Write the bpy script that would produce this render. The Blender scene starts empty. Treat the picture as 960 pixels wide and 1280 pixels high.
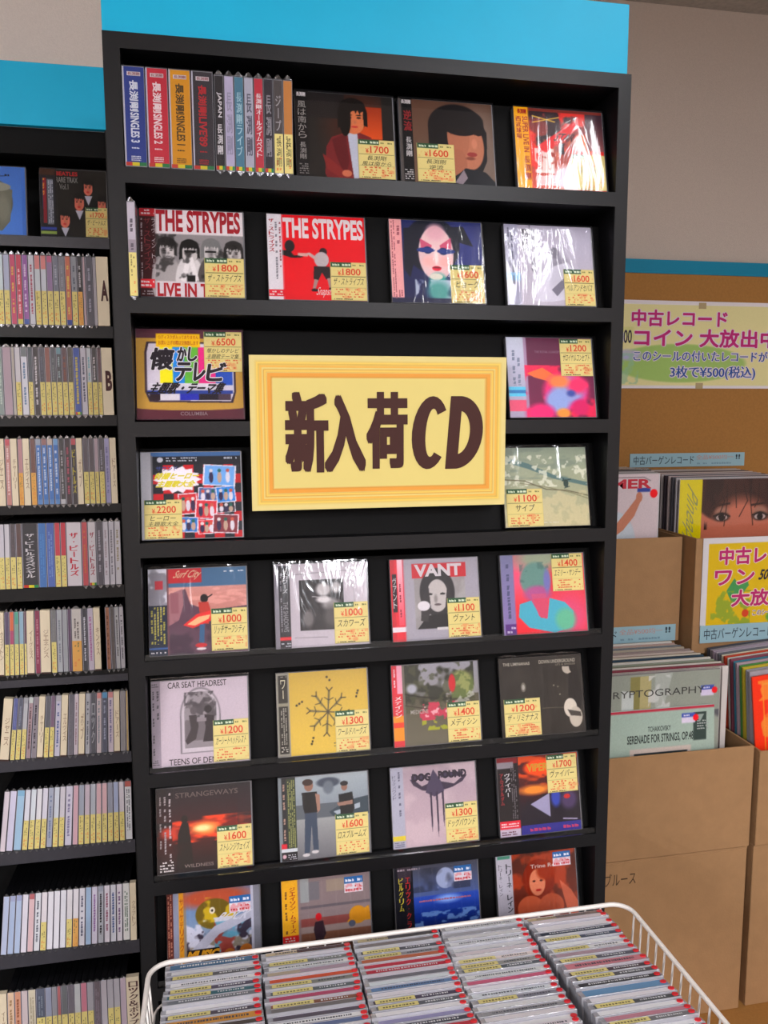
import bpy, math, random
import numpy as np
from mathutils import Vector, Matrix

random.seed(7)
EYE = 1.5                       # camera height above the floor; all z below are given relative to it

# ------------------------------------------------------------------ camera
FPX = 1023.8
CAM = (0.1115, -1.1728, EYE)
YAW, PITCH, ROLL = 0.1986, -0.1242, -0.0031
scn = bpy.context.scene
col = scn.collection
_cy, _sy, _cp, _sp = math.cos(YAW), math.sin(YAW), math.cos(PITCH), math.sin(PITCH)
_f = Vector((_sy*_cp, _cy*_cp, _sp)); _r = Vector((_cy, -_sy, 0)); _u = _r.cross(_f)
_r2 = math.cos(ROLL)*_r + math.sin(ROLL)*_u; _u2 = -math.sin(ROLL)*_r + math.cos(ROLL)*_u
cam_data = bpy.data.cameras.new('camera'); cam = bpy.data.objects.new('camera', cam_data); col.objects.link(cam)
cam.matrix_world = Matrix(((_r2.x, _u2.x, -_f.x, CAM[0]), (_r2.y, _u2.y, -_f.y, CAM[1]), (_r2.z, _u2.z, -_f.z, CAM[2]), (0, 0, 0, 1)))
cam_data.sensor_fit = 'VERTICAL'; cam_data.sensor_height = 36.0; cam_data.lens = FPX/1280*36.0
cam_data.clip_start = 0.02
scn.camera = cam

# ------------------------------------------------------------------ world, exposure
scn.view_settings.view_transform = 'Standard'; scn.view_settings.look = 'None'
scn.view_settings.gamma = 1; scn.view_settings.use_curve_mapping = False
scn.view_settings.exposure = 0.36
w = bpy.data.worlds.new('world'); scn.world = w; w.use_nodes = True
w.node_tree.nodes['Background'].inputs[0].default_value = (0.95, 0.97, 1, 1)
w.node_tree.nodes['Background'].inputs[1].default_value = 0.25

# ------------------------------------------------------------------ ceiling lamps (x, y0, y1, watts)
LAMPS = [(1.15, -1.75, -0.55, 7), (1.12, -3.6, -2.4, 50), (-1.7, -1.75, -0.55, 9), (-2.1, -3.6, -2.4, 56), (1.12, -5.5, -4.3, 95), (-2.3, -5.5, -4.3, 105)]
for lx, ly0, ly1, lw in LAMPS:
    ld = bpy.data.lights.new('tube_light', 'AREA'); ld.shape = 'RECTANGLE'; ld.size = 0.10; ld.size_y = ly1-ly0; ld.energy = lw
    ld.color = (0.98, 0.985, 1.04)
    lo = bpy.data.objects.new('tube_light', ld); col.objects.link(lo); lo.location = (lx, (ly0+ly1)/2, EYE+1.118)

# ------------------------------------------------------------------ helpers
def lin(v):
    v = np.asarray(v, float)
    return np.where(v <= 0.04045, v/12.92, ((v+0.055)/1.055)**2.4)
def hx(s):
    if not isinstance(s, str): return tuple(s)
    if len(s) == 3: s = ''.join(ch*2 for ch in s)
    return tuple(int(s[i:i+2], 16)/255 for i in (0, 2, 4))

def nodes_of(name):
    m = bpy.data.materials.new(name); m.use_nodes = True
    nt = m.node_tree; return m, nt, nt.nodes['Principled BSDF']
def mat(name, c, rough=0.6, spec=0.4, var=0.0, scale=20, bump=0.0, bscale=200, metal=0, coat=0):
    m, nt, b = nodes_of(name)
    c = lin(hx(c)); b.inputs['Base Color'].default_value = (*c, 1)
    b.inputs['Roughness'].default_value = rough; b.inputs['Specular IOR Level'].default_value = spec
    b.inputs['Metallic'].default_value = metal; b.inputs['Coat Weight'].default_value = coat
    tc = nt.nodes.new('ShaderNodeTexCoord')
    if var:
        n = nt.nodes.new('ShaderNodeTexNoise'); n.inputs['Scale'].default_value = scale; n.inputs['Detail'].default_value = 6
        r = nt.nodes.new('ShaderNodeValToRGB')
        r.color_ramp.elements[0].position = 0.3; r.color_ramp.elements[1].position = 0.7
        r.color_ramp.elements[0].color = (*(c*(1-var)), 1); r.color_ramp.elements[1].color = (*(c*(1+var)), 1)
        nt.links.new(tc.outputs['Object'], n.inputs['Vector']); nt.links.new(n.outputs['Fac'], r.inputs['Fac'])
        nt.links.new(r.outputs['Color'], b.inputs['Base Color'])
    if bump:
        n2 = nt.nodes.new('ShaderNodeTexNoise'); n2.inputs['Scale'].default_value = bscale; n2.inputs['Detail'].default_value = 4
        bp = nt.nodes.new('ShaderNodeBump'); bp.inputs['Strength'].default_value = bump; bp.inputs['Distance'].default_value = 0.002
        nt.links.new(tc.outputs['Object'], n2.inputs['Vector']); nt.links.new(n2.outputs['Fac'], bp.inputs['Height'])
        nt.links.new(bp.outputs['Normal'], b.inputs['Normal'])
    return m
def print_mat(name, rough, spec, coat=0):
    m, nt, b = nodes_of(name)
    a = nt.nodes.new('ShaderNodeAttribute'); a.attribute_name = 'Col'
    nt.links.new(a.outputs['Color'], b.inputs['Base Color'])
    b.inputs['Roughness'].default_value = rough; b.inputs['Specular IOR Level'].default_value = spec
    b.inputs['Coat Weight'].default_value = coat; b.inputs['Coat Roughness'].default_value = 0.12
    return m
def film_mat(name, tint, fac_min, fac_max, rough, bump, bscale, milk=0.0):
    m = bpy.data.materials.new(name); m.use_nodes = True; nt = m.node_tree; nt.nodes.clear()
    out = nt.nodes.new('ShaderNodeOutputMaterial'); mix = nt.nodes.new('ShaderNodeMixShader')
    tr = nt.nodes.new('ShaderNodeBsdfTransparent'); tr.inputs[0].default_value = (*tint, 1)
    gl = nt.nodes.new('ShaderNodeBsdfGlossy'); gl.inputs['Roughness'].default_value = rough
    if milk:
        df = nt.nodes.new('ShaderNodeBsdfDiffuse'); df.inputs[0].default_value = (.72, .72, .78, 1); m2 = nt.nodes.new('ShaderNodeMixShader'); m2.inputs[0].default_value = milk
        nt.links.new(tr.outputs[0], m2.inputs[1]); nt.links.new(df.outputs[0], m2.inputs[2]); tr = m2
    lw_ = nt.nodes.new('ShaderNodeLayerWeight'); lw_.inputs[0].default_value = 0.25
    mr = nt.nodes.new('ShaderNodeMapRange'); mr.inputs['To Min'].default_value = fac_min; mr.inputs['To Max'].default_value = fac_max
    nt.links.new(lw_.outputs['Fresnel'], mr.inputs['Value']); nt.links.new(mr.outputs[0], mix.inputs[0])
    nt.links.new(tr.outputs[0], mix.inputs[1]); nt.links.new(gl.outputs[0], mix.inputs[2]); nt.links.new(mix.outputs[0], out.inputs[0])
    if bump:
        tc = nt.nodes.new('ShaderNodeTexCoord'); n = nt.nodes.new('ShaderNodeTexNoise'); n.inputs['Scale'].default_value = bscale
        n.inputs['Detail'].default_value = 3; n.inputs['Distortion'].default_value = 1.2
        mp = nt.nodes.new('ShaderNodeMapping'); mp.inputs['Rotation'].default_value = (0, 0.7, 0); mp.inputs['Scale'].default_value = (1, 1, 0.35)
        bp = nt.nodes.new('ShaderNodeBump'); bp.inputs['Strength'].default_value = bump; bp.inputs['Distance'].default_value = 0.004
        oi = nt.nodes.new('ShaderNodeObjectInfo'); ad = nt.nodes.new('ShaderNodeVectorMath'); ad.operation = 'ADD'
        nt.links.new(tc.outputs['Object'], ad.inputs[0]); nt.links.new(oi.outputs['Location'], ad.inputs[1])
        nt.links.new(ad.outputs[0], mp.inputs[0]); nt.links.new(mp.outputs[0], n.inputs['Vector'])
        nt.links.new(n.outputs['Fac'], bp.inputs['Height']); nt.links.new(bp.outputs[0], gl.inputs['Normal'])
    return m

M = {
 'wall2': mat('wallpaper_lighter_tone', 'e9e0da', 0.9, 0.1, 0.03, 260, 0.4, 420),  # lighter tone than the beige wallpaper, on the left back wall
 'black': mat('black_laminate', '0b0b0d', 0.42, 0.28, 0.10, 60, 0.12, 400),
 'backblack': mat('black_backing', '050506', 0.7, 0.2, 0.1, 40),
 'lip': mat('charcoal_edge_band', '0f0f12', 0.38, 0.34, 0.08, 80, 0.08, 500),
 'liplow': mat('lit_edge_band', '3a3940', 0.36, 0.4, 0.08, 80, 0.08, 500),  # lighter copy of the edge band: light on tilted lips put into colour
 'blue': mat('cyan_board', '00b0dc', 0.45, 0.35, 0.03, 8, 0.04, 600),
 'blue2': mat('cyan_strip', '1288ac', 0.5, 0.3, 0.03, 10),
 'wall': mat('beige_wallpaper', 'c8bbb1', 0.9, 0.1, 0.04, 260, 0.5, 420),
 'ceil': mat('ceiling_tile', 'b7afa6', 0.9, 0.1, 0.12, 60, 0.5, 150),
 'floor': mat('floor_vinyl', '7d7974', 0.5, 0.3, 0.1, 12),
 'cork': mat('tan_board', 'a97840', 0.75, 0.2, 0.07, 160, 0.2, 500),
 'card': mat('cardboard', 'a8825c', 0.85, 0.15, 0.05, 30, 0.25, 220),
 'cardin': mat('cardboard_inside', 'a88058', 0.9, 0.1, 0.05, 30),
 'wire': mat('white_plastic_coated_wire', 'e8e2dc', 0.35, 0.5, 0.03, 40),
 'print': print_mat('printed_paper', 0.55, 0.25),
 'gloss': print_mat('glossy_printed_card', 0.35, 0.25),
 'plastic': print_mat('coloured_plastic', 0.35, 0.5),
 'lampglass': None,
}
M['case'] = film_mat('clear_polystyrene', (0.97, 0.97, 0.98), 0.025, 0.8, 0.05, 0.0, 10)
M['wrap'] = film_mat('shrink_wrap', (0.97, 0.97, 0.98), 0.03, 0.9, 0.11, 0.5, 24)
M['fold'] = film_mat('film_fold', (0.75, 0.75, 0.8), 0.14, 0.9, 0.15, 0.4, 120)
M['edge'] = film_mat('clear_plastic_edge', (0.72, 0.72, 0.76), 0.16, 0.9, 0.12, 0.3, 90, milk=.45)
m, nt, b = nodes_of('lamp_tube'); b.inputs['Emission Color'].default_value = (1, .98, .95, 1); b.inputs['Emission Strength'].default_value = 6; M['lamp'] = m

class MB:
    """collects geometry with a colour per vertex; build() links it as ONE mesh object"""
    def __init__(s): s.v = []; s.f = []; s.c = []; s.n = 0
    def add(s, vs, fs, c):
        vs = np.asarray(vs, float).reshape(-1, 3)
        s.v.append(vs); s.f += [tuple(i+s.n for i in f) for f in fs]
        c = np.asarray(c, float)
        if c.ndim == 1: c = np.tile(c, (len(vs), 1))
        s.c.append(c); s.n += len(vs); return s
    def box(s, x0, x1, y0, y1, z0, z1, c='808080', bev=0.0):
        c = hx(c)
        if bev <= 0:
            vs = [(x, y, z) for z in (z0, z1) for y in (y0, y1) for x in (x0, x1)]
            return s.add(vs, [(0, 1, 5, 4), (3, 2, 6, 7), (2, 0, 4, 6), (1, 3, 7, 5), (4, 5, 7, 6), (2, 3, 1, 0)], c)
        vs = []; idx = {}
        lo = (x0, y0, z0); hi = (x1, y1, z1)
        for cx in (0, 1):
            for cy in (0, 1):
                for cz in (0, 1):
                    base = [hi[0] if cx else lo[0], hi[1] if cy else lo[1], hi[2] if cz else lo[2]]
                    sg = [-1 if cx else 1, -1 if cy else 1, -1 if cz else 1]
                    for a in range(3):      # vertex on the face perpendicular to axis a
                        p = list(base)
                        for k in range(3):
                            if k != a: p[k] += sg[k]*bev
                        idx[(cx, cy, cz, a)] = len(vs); vs.append(p)
        fs = []
        for a in range(3):
            for d in (0, 1):
                ks = [k for k in range(3) if k != a]; q = []
                for (i, j) in ((0, 0), (1, 0), (1, 1), (0, 1)):
                    cc = [0, 0, 0]; cc[a] = d; cc[ks[0]] = i; cc[ks[1]] = j; q.append(idx[(*cc, a)])
                flip = (d == 0) ^ (a == 1)
                fs.append(tuple(q[::-1]) if flip else tuple(q))
        for a in range(3):                  # bevel strips along axis a
            k1, k2 = [k for k in range(3) if k != a]
            for i in (0, 1):
                for j in (0, 1):
                    cA = [0, 0, 0]; cA[k1] = i; cA[k2] = j; cB = list(cA); cB[a] = 1
                    fs.append((idx[(*cA, k1)], idx[(*cB, k1)], idx[(*cB, k2)], idx[(*cA, k2)]))
        for cx in (0, 1):
            for cy in (0, 1):
                for cz in (0, 1): fs.append(tuple(idx[(cx, cy, cz, a)] for a in range(3)))
        return s.add(vs, fs, c)
    def poly(s, pts, y, c):                 # flat polygon in the x-z plane, facing -y
        return s.add([(p[0], y, p[1]) for p in pts], [tuple(range(len(pts)))], hx(c))
    def prism(s, pts, y0, y1, c):           # extruded outline in x-z
        n = len(pts); vs = [(p[0], y0, p[1]) for p in pts]+[(p[0], y1, p[1]) for p in pts]
        fs = [tuple(range(n)), tuple(range(2*n-1, n-1, -1))]+[((i+1) % n, i, i+n, (i+1) % n+n) for i in range(n)]
        return s.add(vs, fs, hx(c))
    def tube(s, path, r, c='ffffff', seg=8, closed=False):
        path = [Vector(p) for p in path]; n = len(path); vs = []; fs = []
        up = Vector((0.13, 0.21, 0.97)).normalized()
        for i, p in enumerate(path):
            a = path[(i-1) % n] if (closed or i > 0) else p; b_ = path[(i+1) % n] if (closed or i < n-1) else p
            d = (b_-a).normalized(); x = d.cross(up)
            if x.length < 0.3: x = d.cross(Vector((1, 0.1, 0)))
            x.normalize(); yv = d.cross(x)
            for k in range(seg):
                t = 2*math.pi*k/seg; vs.append(p+x*r*math.cos(t)+yv*r*math.sin(t))
        for i in range(n if closed else n-1):
            j = (i+1) % n
            for k in range(seg): fs.append((i*seg+k, i*seg+(k+1) % seg, j*seg+(k+1) % seg, j*seg+k))
        if not closed: fs += [tuple(range(seg))[::-1], tuple((n-1)*seg+k for k in range(seg))]
        return s.add(vs, fs, hx(c))
    def disc(s, cx, cz, r, y, c, n=20, rz=None):
        rz = rz or r
        return s.poly([(cx+r*math.cos(2*math.pi*k/n), cz+rz*math.sin(2*math.pi*k/n)) for k in range(n)], y, c)
    def grid(s, x0, x1, z0, z1, y, img, frame=None):    # img rows from top; smooth printed picture
        H, W_ = img.shape[:2]
        xs = np.linspace(x0, x1, W_); zs = np.linspace(z1, z0, H)
        X, Z = np.meshgrid(xs, zs)
        vs = np.stack([X.ravel(), np.full(X.size, y), Z.ravel()], -1)
        i = np.arange((H-1)*(W_-1)); r_ = i//(W_-1); q = r_*W_+i % (W_-1)
        s.big = np.stack([q+W_, q+W_+1, q+1, q], -1)+s.n
        s.f += [tuple(t) for t in s.big.tolist()]
        s.v.append(vs); s.c.append(img.reshape(-1, 3)); s.n += len(vs); return s
    def build(s, name, material, parent=None, smooth=False):
        me = bpy.data.meshes.new(name)
        V_ = np.concatenate(s.v) if s.v else np.zeros((0, 3))
        L_ = np.array([len(f) for f in s.f], dtype=np.int32)
        me.vertices.add(len(V_)); me.vertices.foreach_set('co', V_.astype(np.float32).ravel())
        flat = np.fromiter((i for f in s.f for i in f), dtype=np.int32)
        me.loops.add(len(flat)); me.loops.foreach_set('vertex_index', flat)
        me.polygons.add(len(L_)); me.polygons.foreach_set('loop_start', np.concatenate([[0], np.cumsum(L_)[:-1]]).astype(np.int32))
        me.polygons.foreach_set('use_smooth', np.full(len(L_), bool(smooth)))
        me.update(calc_edges=True)
        C_ = np.concatenate(s.c); C_ = np.concatenate([lin(np.clip(C_, 0, 1)), np.ones((len(C_), 1))], 1)
        at_ = me.color_attributes.new('Col', 'FLOAT_COLOR', 'POINT'); at_.data.foreach_set('color', C_.astype(np.float32).ravel())
        me.materials.append(material)
        o = bpy.data.objects.new(name, me); col.objects.link(o)
        if parent: o.parent = parent
        return o

def thing(name, label, cat, loc=(0, 0, 0), group=None):
    o = bpy.data.objects.new(name, None); col.objects.link(o); o.location = loc
    o.empty_display_size = 0.02
    o['label'] = label; o['category'] = cat
    if group: o['group'] = group
    return o
def tag(o, label, cat, group=None):
    o['label'] = label; o['category'] = cat
    if group: o['group'] = group
    return o
def struct(name, mb, m, parent=None):
    o = mb.build(name, m, parent)
    if not parent: o['kind'] = 'structure'
    return o

# ---- text as flat mesh, fitted into a box
_txt = {}
def glyphs(s, bold=0.0):
    k = (s, bold)
    if k in _txt: return _txt[k]
    cu = bpy.data.curves.new('t', 'FONT'); cu.body = s; cu.offset = bold; cu.resolution_u = 3; cu.dimensions = '2D'; cu.fill_mode = 'FRONT'
    ob = bpy.data.objects.new('t', cu); col.objects.link(ob)
    dg = bpy.context.evaluated_depsgraph_get(); dg.update()
    me = ob.evaluated_get(dg).to_mesh()
    n = len(me.vertices); co = np.zeros(n*3); me.vertices.foreach_get('co', co); co = co.reshape(-1, 3)[:, :2]
    fs = [tuple(p.vertices) for p in me.polygons]
    ob.evaluated_get(dg).to_mesh_clear(); bpy.data.objects.remove(ob); bpy.data.curves.remove(cu)
    if n: mn = co.min(0); mx = co.max(0); co = (co-mn)/np.maximum(mx-mn, 1e-6); ar = (mx[0]-mn[0])/max(mx[1]-mn[1], 1e-6)
    else: ar = 1
    _txt[k] = (co, fs, ar); return _txt[k]
def text(mb, s, x0, z0, x1, z1, y, c, bold=0.0, rot=0, shear=0, up=None):
    """fit s into x0..x1, z0..z1 (z up); rot 90 = reads downwards; up = stacked upright characters"""
    if up:
        n = len(s); h = (z1-z0)/n
        for i, ch in enumerate(s):
            if ch == ' ': continue
            zz = z1-(i+1)*h
            if ch in 'ー―〜':
                co, fs, ar = glyphs('l', bold); mx = (x0+x1)/2; t = (x1-x0)*0.08
                P = np.stack([mx-t+co[:, 0]*2*t, np.full(len(co), y), zz+h*(0.08+0.84*co[:, 1])], -1); mb.add(P, fs, hx(c)); continue
            if ch in '・.': mb.disc((x0+x1)/2, zz+h/2, (x1-x0)*0.09, y, c, 8); continue
            co, fs, ar = glyphs(ch, 0.0)
            for dx in ((0,) if bold < .012 else (-.04*(x1-x0), .04*(x1-x0))):
                P = np.stack([x0+dx+co[:, 0]*(x1-x0), np.full(len(co), y-(1e-5 if dx > 0 else 0)), zz+h*(0.06+0.88*co[:, 1])], -1); mb.add(P, fs, hx(c))
        return mb
    cjk = any(ord(ch) > 0x2fff for ch in s)
    if cjk and bold > .004:
        e = bold*1.1*(z1-z0 if rot == 0 else x1-x0); e = min(e, .12*abs(x1-x0), .12*abs(z1-z0)); P_ = (x0+e, z0+e, x1-e, z1-e)
        def ring(n_, r_):
            o2 = []
            for k_ in range(n_):
                cc_, ss_ = math.cos(2*math.pi*k_/n_), math.sin(2*math.pi*k_/n_); m3 = max(abs(cc_), abs(ss_)) if (z1-z0) > .08 else 1
                o2.append((r_*cc_/m3, r_*ss_/m3))
            return o2
        offs = [(-e, 0), (e, 0)] if bold < .025 else ring(16, e)+ring(8, e*.5) if (z1-z0) > .08 else ring(8, e)
        for i_, (dx, dz) in enumerate(offs): text(mb, s, P_[0]+dx, P_[1]+dz, P_[2]+dx, P_[3]+dz, y-i_*8e-6, c, 0, rot, shear)
        return mb
    co, fs, ar = glyphs(s, 0.0 if cjk else bold)
    if not len(co): return mb
    a, b_ = co[:, 0].copy(), co[:, 1].copy()
    if shear: a = a+shear*(b_-0.5)
    if rot == 90: a, b_ = b_, 1-a
    P = np.stack([x0+a*(x1-x0), np.full(len(co), y), z0+b_*(z1-z0)], -1)
    return mb.add(P, fs, hx(c))
def marks(mb, x0, z0, x1, z1, y, c, rows=1, vert=False, seed=1, density=0.75):
    """illegible fine print: rows of tiny strokes"""
    rd = random.Random(seed); c = hx(c)
    for r_ in range(rows):
        if vert:
            w_ = (x1-x0)/rows; a = x0+r_*w_; t = z1
            while t > z0:
                st = w_*rd.uniform(0.35, 0.9)
                if rd.random() < density: mb.poly([(a+w_*.15, max(z0, t-st)), (a+w_*rd.uniform(.55, .8), max(z0, t-st)), (a+w_*.75, t), (a+w_*rd.uniform(.15, .3), t)], y, c)
                t -= st*1.25
        else:
            h = (z1-z0)/rows; a = z1-(r_+1)*h; t = x0
            while t < x1:
                st = h*rd.uniform(0.35, 0.9)
                if rd.random() < density: mb.poly([(t, a+h*.2), (min(x1, t+st), a+h*.2), (min(x1, t+st), a+h*rd.uniform(.5, .8)), (t, a+h*.75)], y, c)
                t += st*1.25
    return mb

# ---- painted picture (flat print), coordinates 0..1 with y down
class Cv:
    def __init__(s, wmm, hmm, bg='ffffff', res=1.0):
        s.k = 2; s.W = int(round(wmm*res))*s.k; s.H = int(round(hmm*res))*s.k
        s.a = np.tile(np.array(hx(bg)), (s.H, s.W, 1)).astype(float)
        s.X, s.Y = np.meshgrid((np.arange(s.W)+.5)/s.W, (np.arange(s.H)+.5)/s.H); s.ar = wmm/hmm; s.T = []
    def _b(s, m, c):
        m = m[..., None]; s.a = s.a*(1-m)+np.array(hx(c))*m; return s
    def R(s, x0, y0, x1, y1, c, al=1): return s._b(((s.X >= x0) & (s.X < x1) & (s.Y >= y0) & (s.Y < y1))*float(al), c)
    def E(s, cx, cy, rx, ry, c, rot=0, soft=0.06, al=1):
        dx = (s.X-cx)*s.ar; dy = s.Y-cy; t = math.radians(rot)
        u = (dx*math.cos(t)+dy*math.sin(t))/(rx*s.ar); v = (-dx*math.sin(t)+dy*math.cos(t))/ry
        return s._b(np.clip((1-np.sqrt(u*u+v*v))/soft+.5, 0, 1)*al, c)
    def P(s, pts, c, al=1):
        ins = np.zeros(s.X.shape, bool); n = len(pts)
        for i in range(n):
            (xa, ya), (xb, yb) = pts[i], pts[(i+1) % n]
            if ya == yb: continue
            cr = ((ya > s.Y) != (yb > s.Y)) & (s.X < (xb-xa)*(s.Y-ya)/(yb-ya)+xa); ins ^= cr
        return s._b(ins*float(al), c)
    def L(s, pts, w_, c, al=1):
        for (xa, ya), (xb, yb) in zip(pts[:-1], pts[1:]):
            ax, ay, bx, by = xa*s.ar, ya, xb*s.ar, yb; dx, dy = bx-ax, by-ay; q = dx*dx+dy*dy+1e-9
            t = np.clip(((s.X*s.ar-ax)*dx+(s.Y-ay)*dy)/q, 0, 1)
            d = np.hypot(s.X*s.ar-ax-t*dx, s.Y-ay-t*dy); s._b(np.clip((w_/2-d)/0.006+.5, 0, 1)*al, c)
        return s
    def G(s, x0, y0, x1, y1, ca, cb, vert=True):
        m = ((s.X >= x0) & (s.X < x1) & (s.Y >= y0) & (s.Y < y1))[..., None]
        t = np.clip((s.Y-y0)/(y1-y0) if vert else (s.X-x0)/(x1-x0), 0, 1)[..., None]
        g = np.array(hx(ca))*(1-t)+np.array(hx(cb))*t; s.a = np.where(m, g, s.a); return s
    def N(s, x0, y0, x1, y1, c, sc=8, th=0.5, soft=0.1, al=1, seed=0, sx=1, sy=1):
        rg = np.random.RandomState(seed); f = np.zeros(s.X.shape); amp = 0
        for o_ in range(3):
            n = int(sc*2**o_); gx = max(2, int(n*s.ar*sx)); gy = max(2, int(n*sy)); g = rg.rand(gy+2, gx+2)
            u = s.X*gx; v = s.Y*gy; i = u.astype(int); j = v.astype(int); fu = u-i; fv = v-j; fu = fu*fu*(3-2*fu); fv = fv*fv*(3-2*fv)
            f += (.5**o_)*((g[j, i]*(1-fu)+g[j, i+1]*fu)*(1-fv)+(g[j+1, i]*(1-fu)+g[j+1, i+1]*fu)*fv); amp += .5**o_
        f /= amp; m = ((s.X >= x0) & (s.X < x1) & (s.Y >= y0) & (s.Y < y1))
        return s._b(np.clip((f-th)/soft+.5, 0, 1)*m*al, c)
    def face(s, x, y, r, skin='d9a384', hair='1a1412', turn=0, shade='a86f55', lip='b0403e', brow=None, open_=0):
        """a simple portrait head, r = half height of the head"""
        k = r/s.ar
        s.E(x, y-r*.18, k*.86, r*1.02, hair); s.E(x+turn*k*.08, y+r*.08, k*.66, r*.88, skin)
        s.E(x-turn*k*.42, y+r*.2, k*.22, r*.6, shade, soft=.8, al=.55)
        s.E(x, y-r*.78, k*.72, r*.36, hair)
        for j in range(7): a = x+(j-3)*k*.19; s.P([(a-k*.15, y-r*.62), (a+k*.15, y-r*.62), (a+k*.06*((j % 3)-1), y-r*(.34-.09*(j % 3)))], hair)
        s.P([(x-k*.84, y-r*.3), (x-k*.58, y-r*.3), (x-k*.6, y+r*.5), (x-k*.9, y+r*.66)], hair); s.P([(x+k*.84, y-r*.3), (x+k*.6, y-r*.3), (x+k*.62, y+r*.4), (x+k*.86, y+r*.5)], hair)
        for d in (-1, 1):
            s.E(x+(d*.27+turn*.14)*k, y-r*.02, k*.13, r*.06, '1c1414'); s.E(x+(d*.27+turn*.14)*k, y-r*.17, k*.17, r*.035, brow or hair)
        s.E(x+turn*k*.2, y+r*.24, k*.1, r*.11, shade, soft=.8, al=.7); s.E(x+turn*k*.16, y+r*.52, k*.21, r*(.06+open_*.06), lip)
        return s
    def px(s, g=.014):
        o2 = s.a.reshape(s.H//s.k, s.k, s.W//s.k, s.k, 3).mean((1, 3))
        if g > .01: mu = o2.mean(-1, keepdims=True); o2 = ((mu+(o2-mu)*1.22)-.5)*1.1+.53
        return np.clip(o2*(1+np.random.RandomState(s.W).normal(0, g, o2.shape[:2]+(1,))), 0, 1)
    def t(s, st, x0, y0, x1, y1, c, bold=0.02, rot=0, up=None, shear=0): s.T.append(('t', st, x0, y0, x1, y1, c, bold, rot, up, shear)); return s
    def m(s, x0, y0, x1, y1, c, rows=1, vert=False, d=.75): s.T.append(('m', x0, y0, x1, y1, c, rows, vert, d)); return s
def put_text(mb, cv, W_, H_, y, only=None):
    y += 0
    for i, q in enumerate(cv.T):
        if i: y -= 1.5e-5 if not (cv.T[i-1][0] == 't' and cv.T[i-1][7] > .02) else 8e-5
        if q[0] == 't':
            _, st, x0, y0, x1, y1, c, bold, rot, up, sh = q
            if only and not only(x0, x1): continue
            text(mb, st, x0*W_, (1-y1)*H_, x1*W_, (1-y0)*H_, y, c, bold, rot, sh, up)
        else:
            _, x0, y0, x1, y1, c, rows, vert, d = q
            if only and not only(x0, x1): continue
            marks(mb, x0*W_, (1-y1)*H_, x1*W_, (1-y0)*H_, y, c, rows, vert, i+1, d)

# ================================================================== SETTING
Z = lambda z: z+EYE
WALLY, LWALLY = 1.16, 0.74
def bx(m, *a, **k): return MB().box(*a, **k)
struct('floor', MB().box(-2.6, 3.2, -6.4, 1.4, -0.05, 0), M['floor'])
cl = struct('ceiling', MB().box(-2.6, 3.2, -6.4, 1.4, Z(1.166), Z(1.2)), M['ceil'])
struct('wall_back', MB().box(0.42, 3.2, WALLY, WALLY+0.06, 0, Z(1.166)), M['wall'])
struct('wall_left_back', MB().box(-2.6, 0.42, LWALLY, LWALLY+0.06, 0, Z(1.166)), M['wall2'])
struct('wall_return', MB().box(0.36, 0.42, LWALLY+0.06, WALLY, 0, Z(1.166)), M['wall'])
struct('wall_left', MB().box(-2.66, -2.6, -6.4, 1.4, 0, Z(1.166)), M['wall'])
struct('wall_right', MB().box(3.2, 3.26, -6.4, 1.4, 0, Z(1.166)), M['wall'])
struct('wall_front', MB().box(-2.6, 3.2, -6.46, -6.4, 0, Z(1.166)), M['wall'])
struct('baseboard_back', MB().box(0.42, 3.2, WALLY-0.012, WALLY, 0, 0.07), M['backblack'])
# tan board and cyan trim on the back wall
struct('trim_1', MB().box(0.42, 3.2, WALLY-0.022, WALLY, Z(0.403), Z(0.443)), M['blue2'])
bd = MB().box(0.42, 3.2, WALLY-0.018, WALLY, 0.08, Z(0.403))
o = bd.build('wall_board', M['cork']); o['kind'] = 'structure'
# ceiling tile joints (real grooves: thin dark strips just proud of the tiles are the metal T bars)
tb = MB()
for i in range(-4, 6): tb.box(i*0.6-0.01, i*0.6+0.01, -6.4, 1.16, Z(1.162), Z(1.166), '9a948c')
for j in range(-10, 2): tb.box(-2.6, 3.2, j*0.6-0.01, j*0.6+0.01, Z(1.161), Z(1.166), '9a948c')
o = tb.build('ceiling_grid', M['plastic'], cl); o['kind'] = 'structure'
for i, (lx, ly0, ly1, lw) in enumerate(LAMPS):
    t = thing('ceiling_lamp', ['white fluorescent ceiling lamp above right of the tall display rack', 'white fluorescent ceiling lamp behind the camera on the right',
        'white fluorescent ceiling lamp above left of the wire basket', 'white fluorescent ceiling lamp behind the camera on the left', 'white fluorescent ceiling lamp far back over the shop, east row', 'white fluorescent ceiling lamp far back over the shop, west row'][i], 'lamp', (lx, (ly0+ly1)/2, Z(1.166)), 'ceiling lamps')
    l2 = (ly1-ly0)/2
    MB().box(-0.09, 0.09, -l2-0.03, l2+0.03, -0.035, -0.006, 'e8e8e8', bev=.004).build('housing', M['plastic'], t)
    MB().box(-0.045, 0.045, -l2, l2, -0.041, -0.0352, 'ffffff').build('diffuser', M['lamp'], t)

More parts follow.
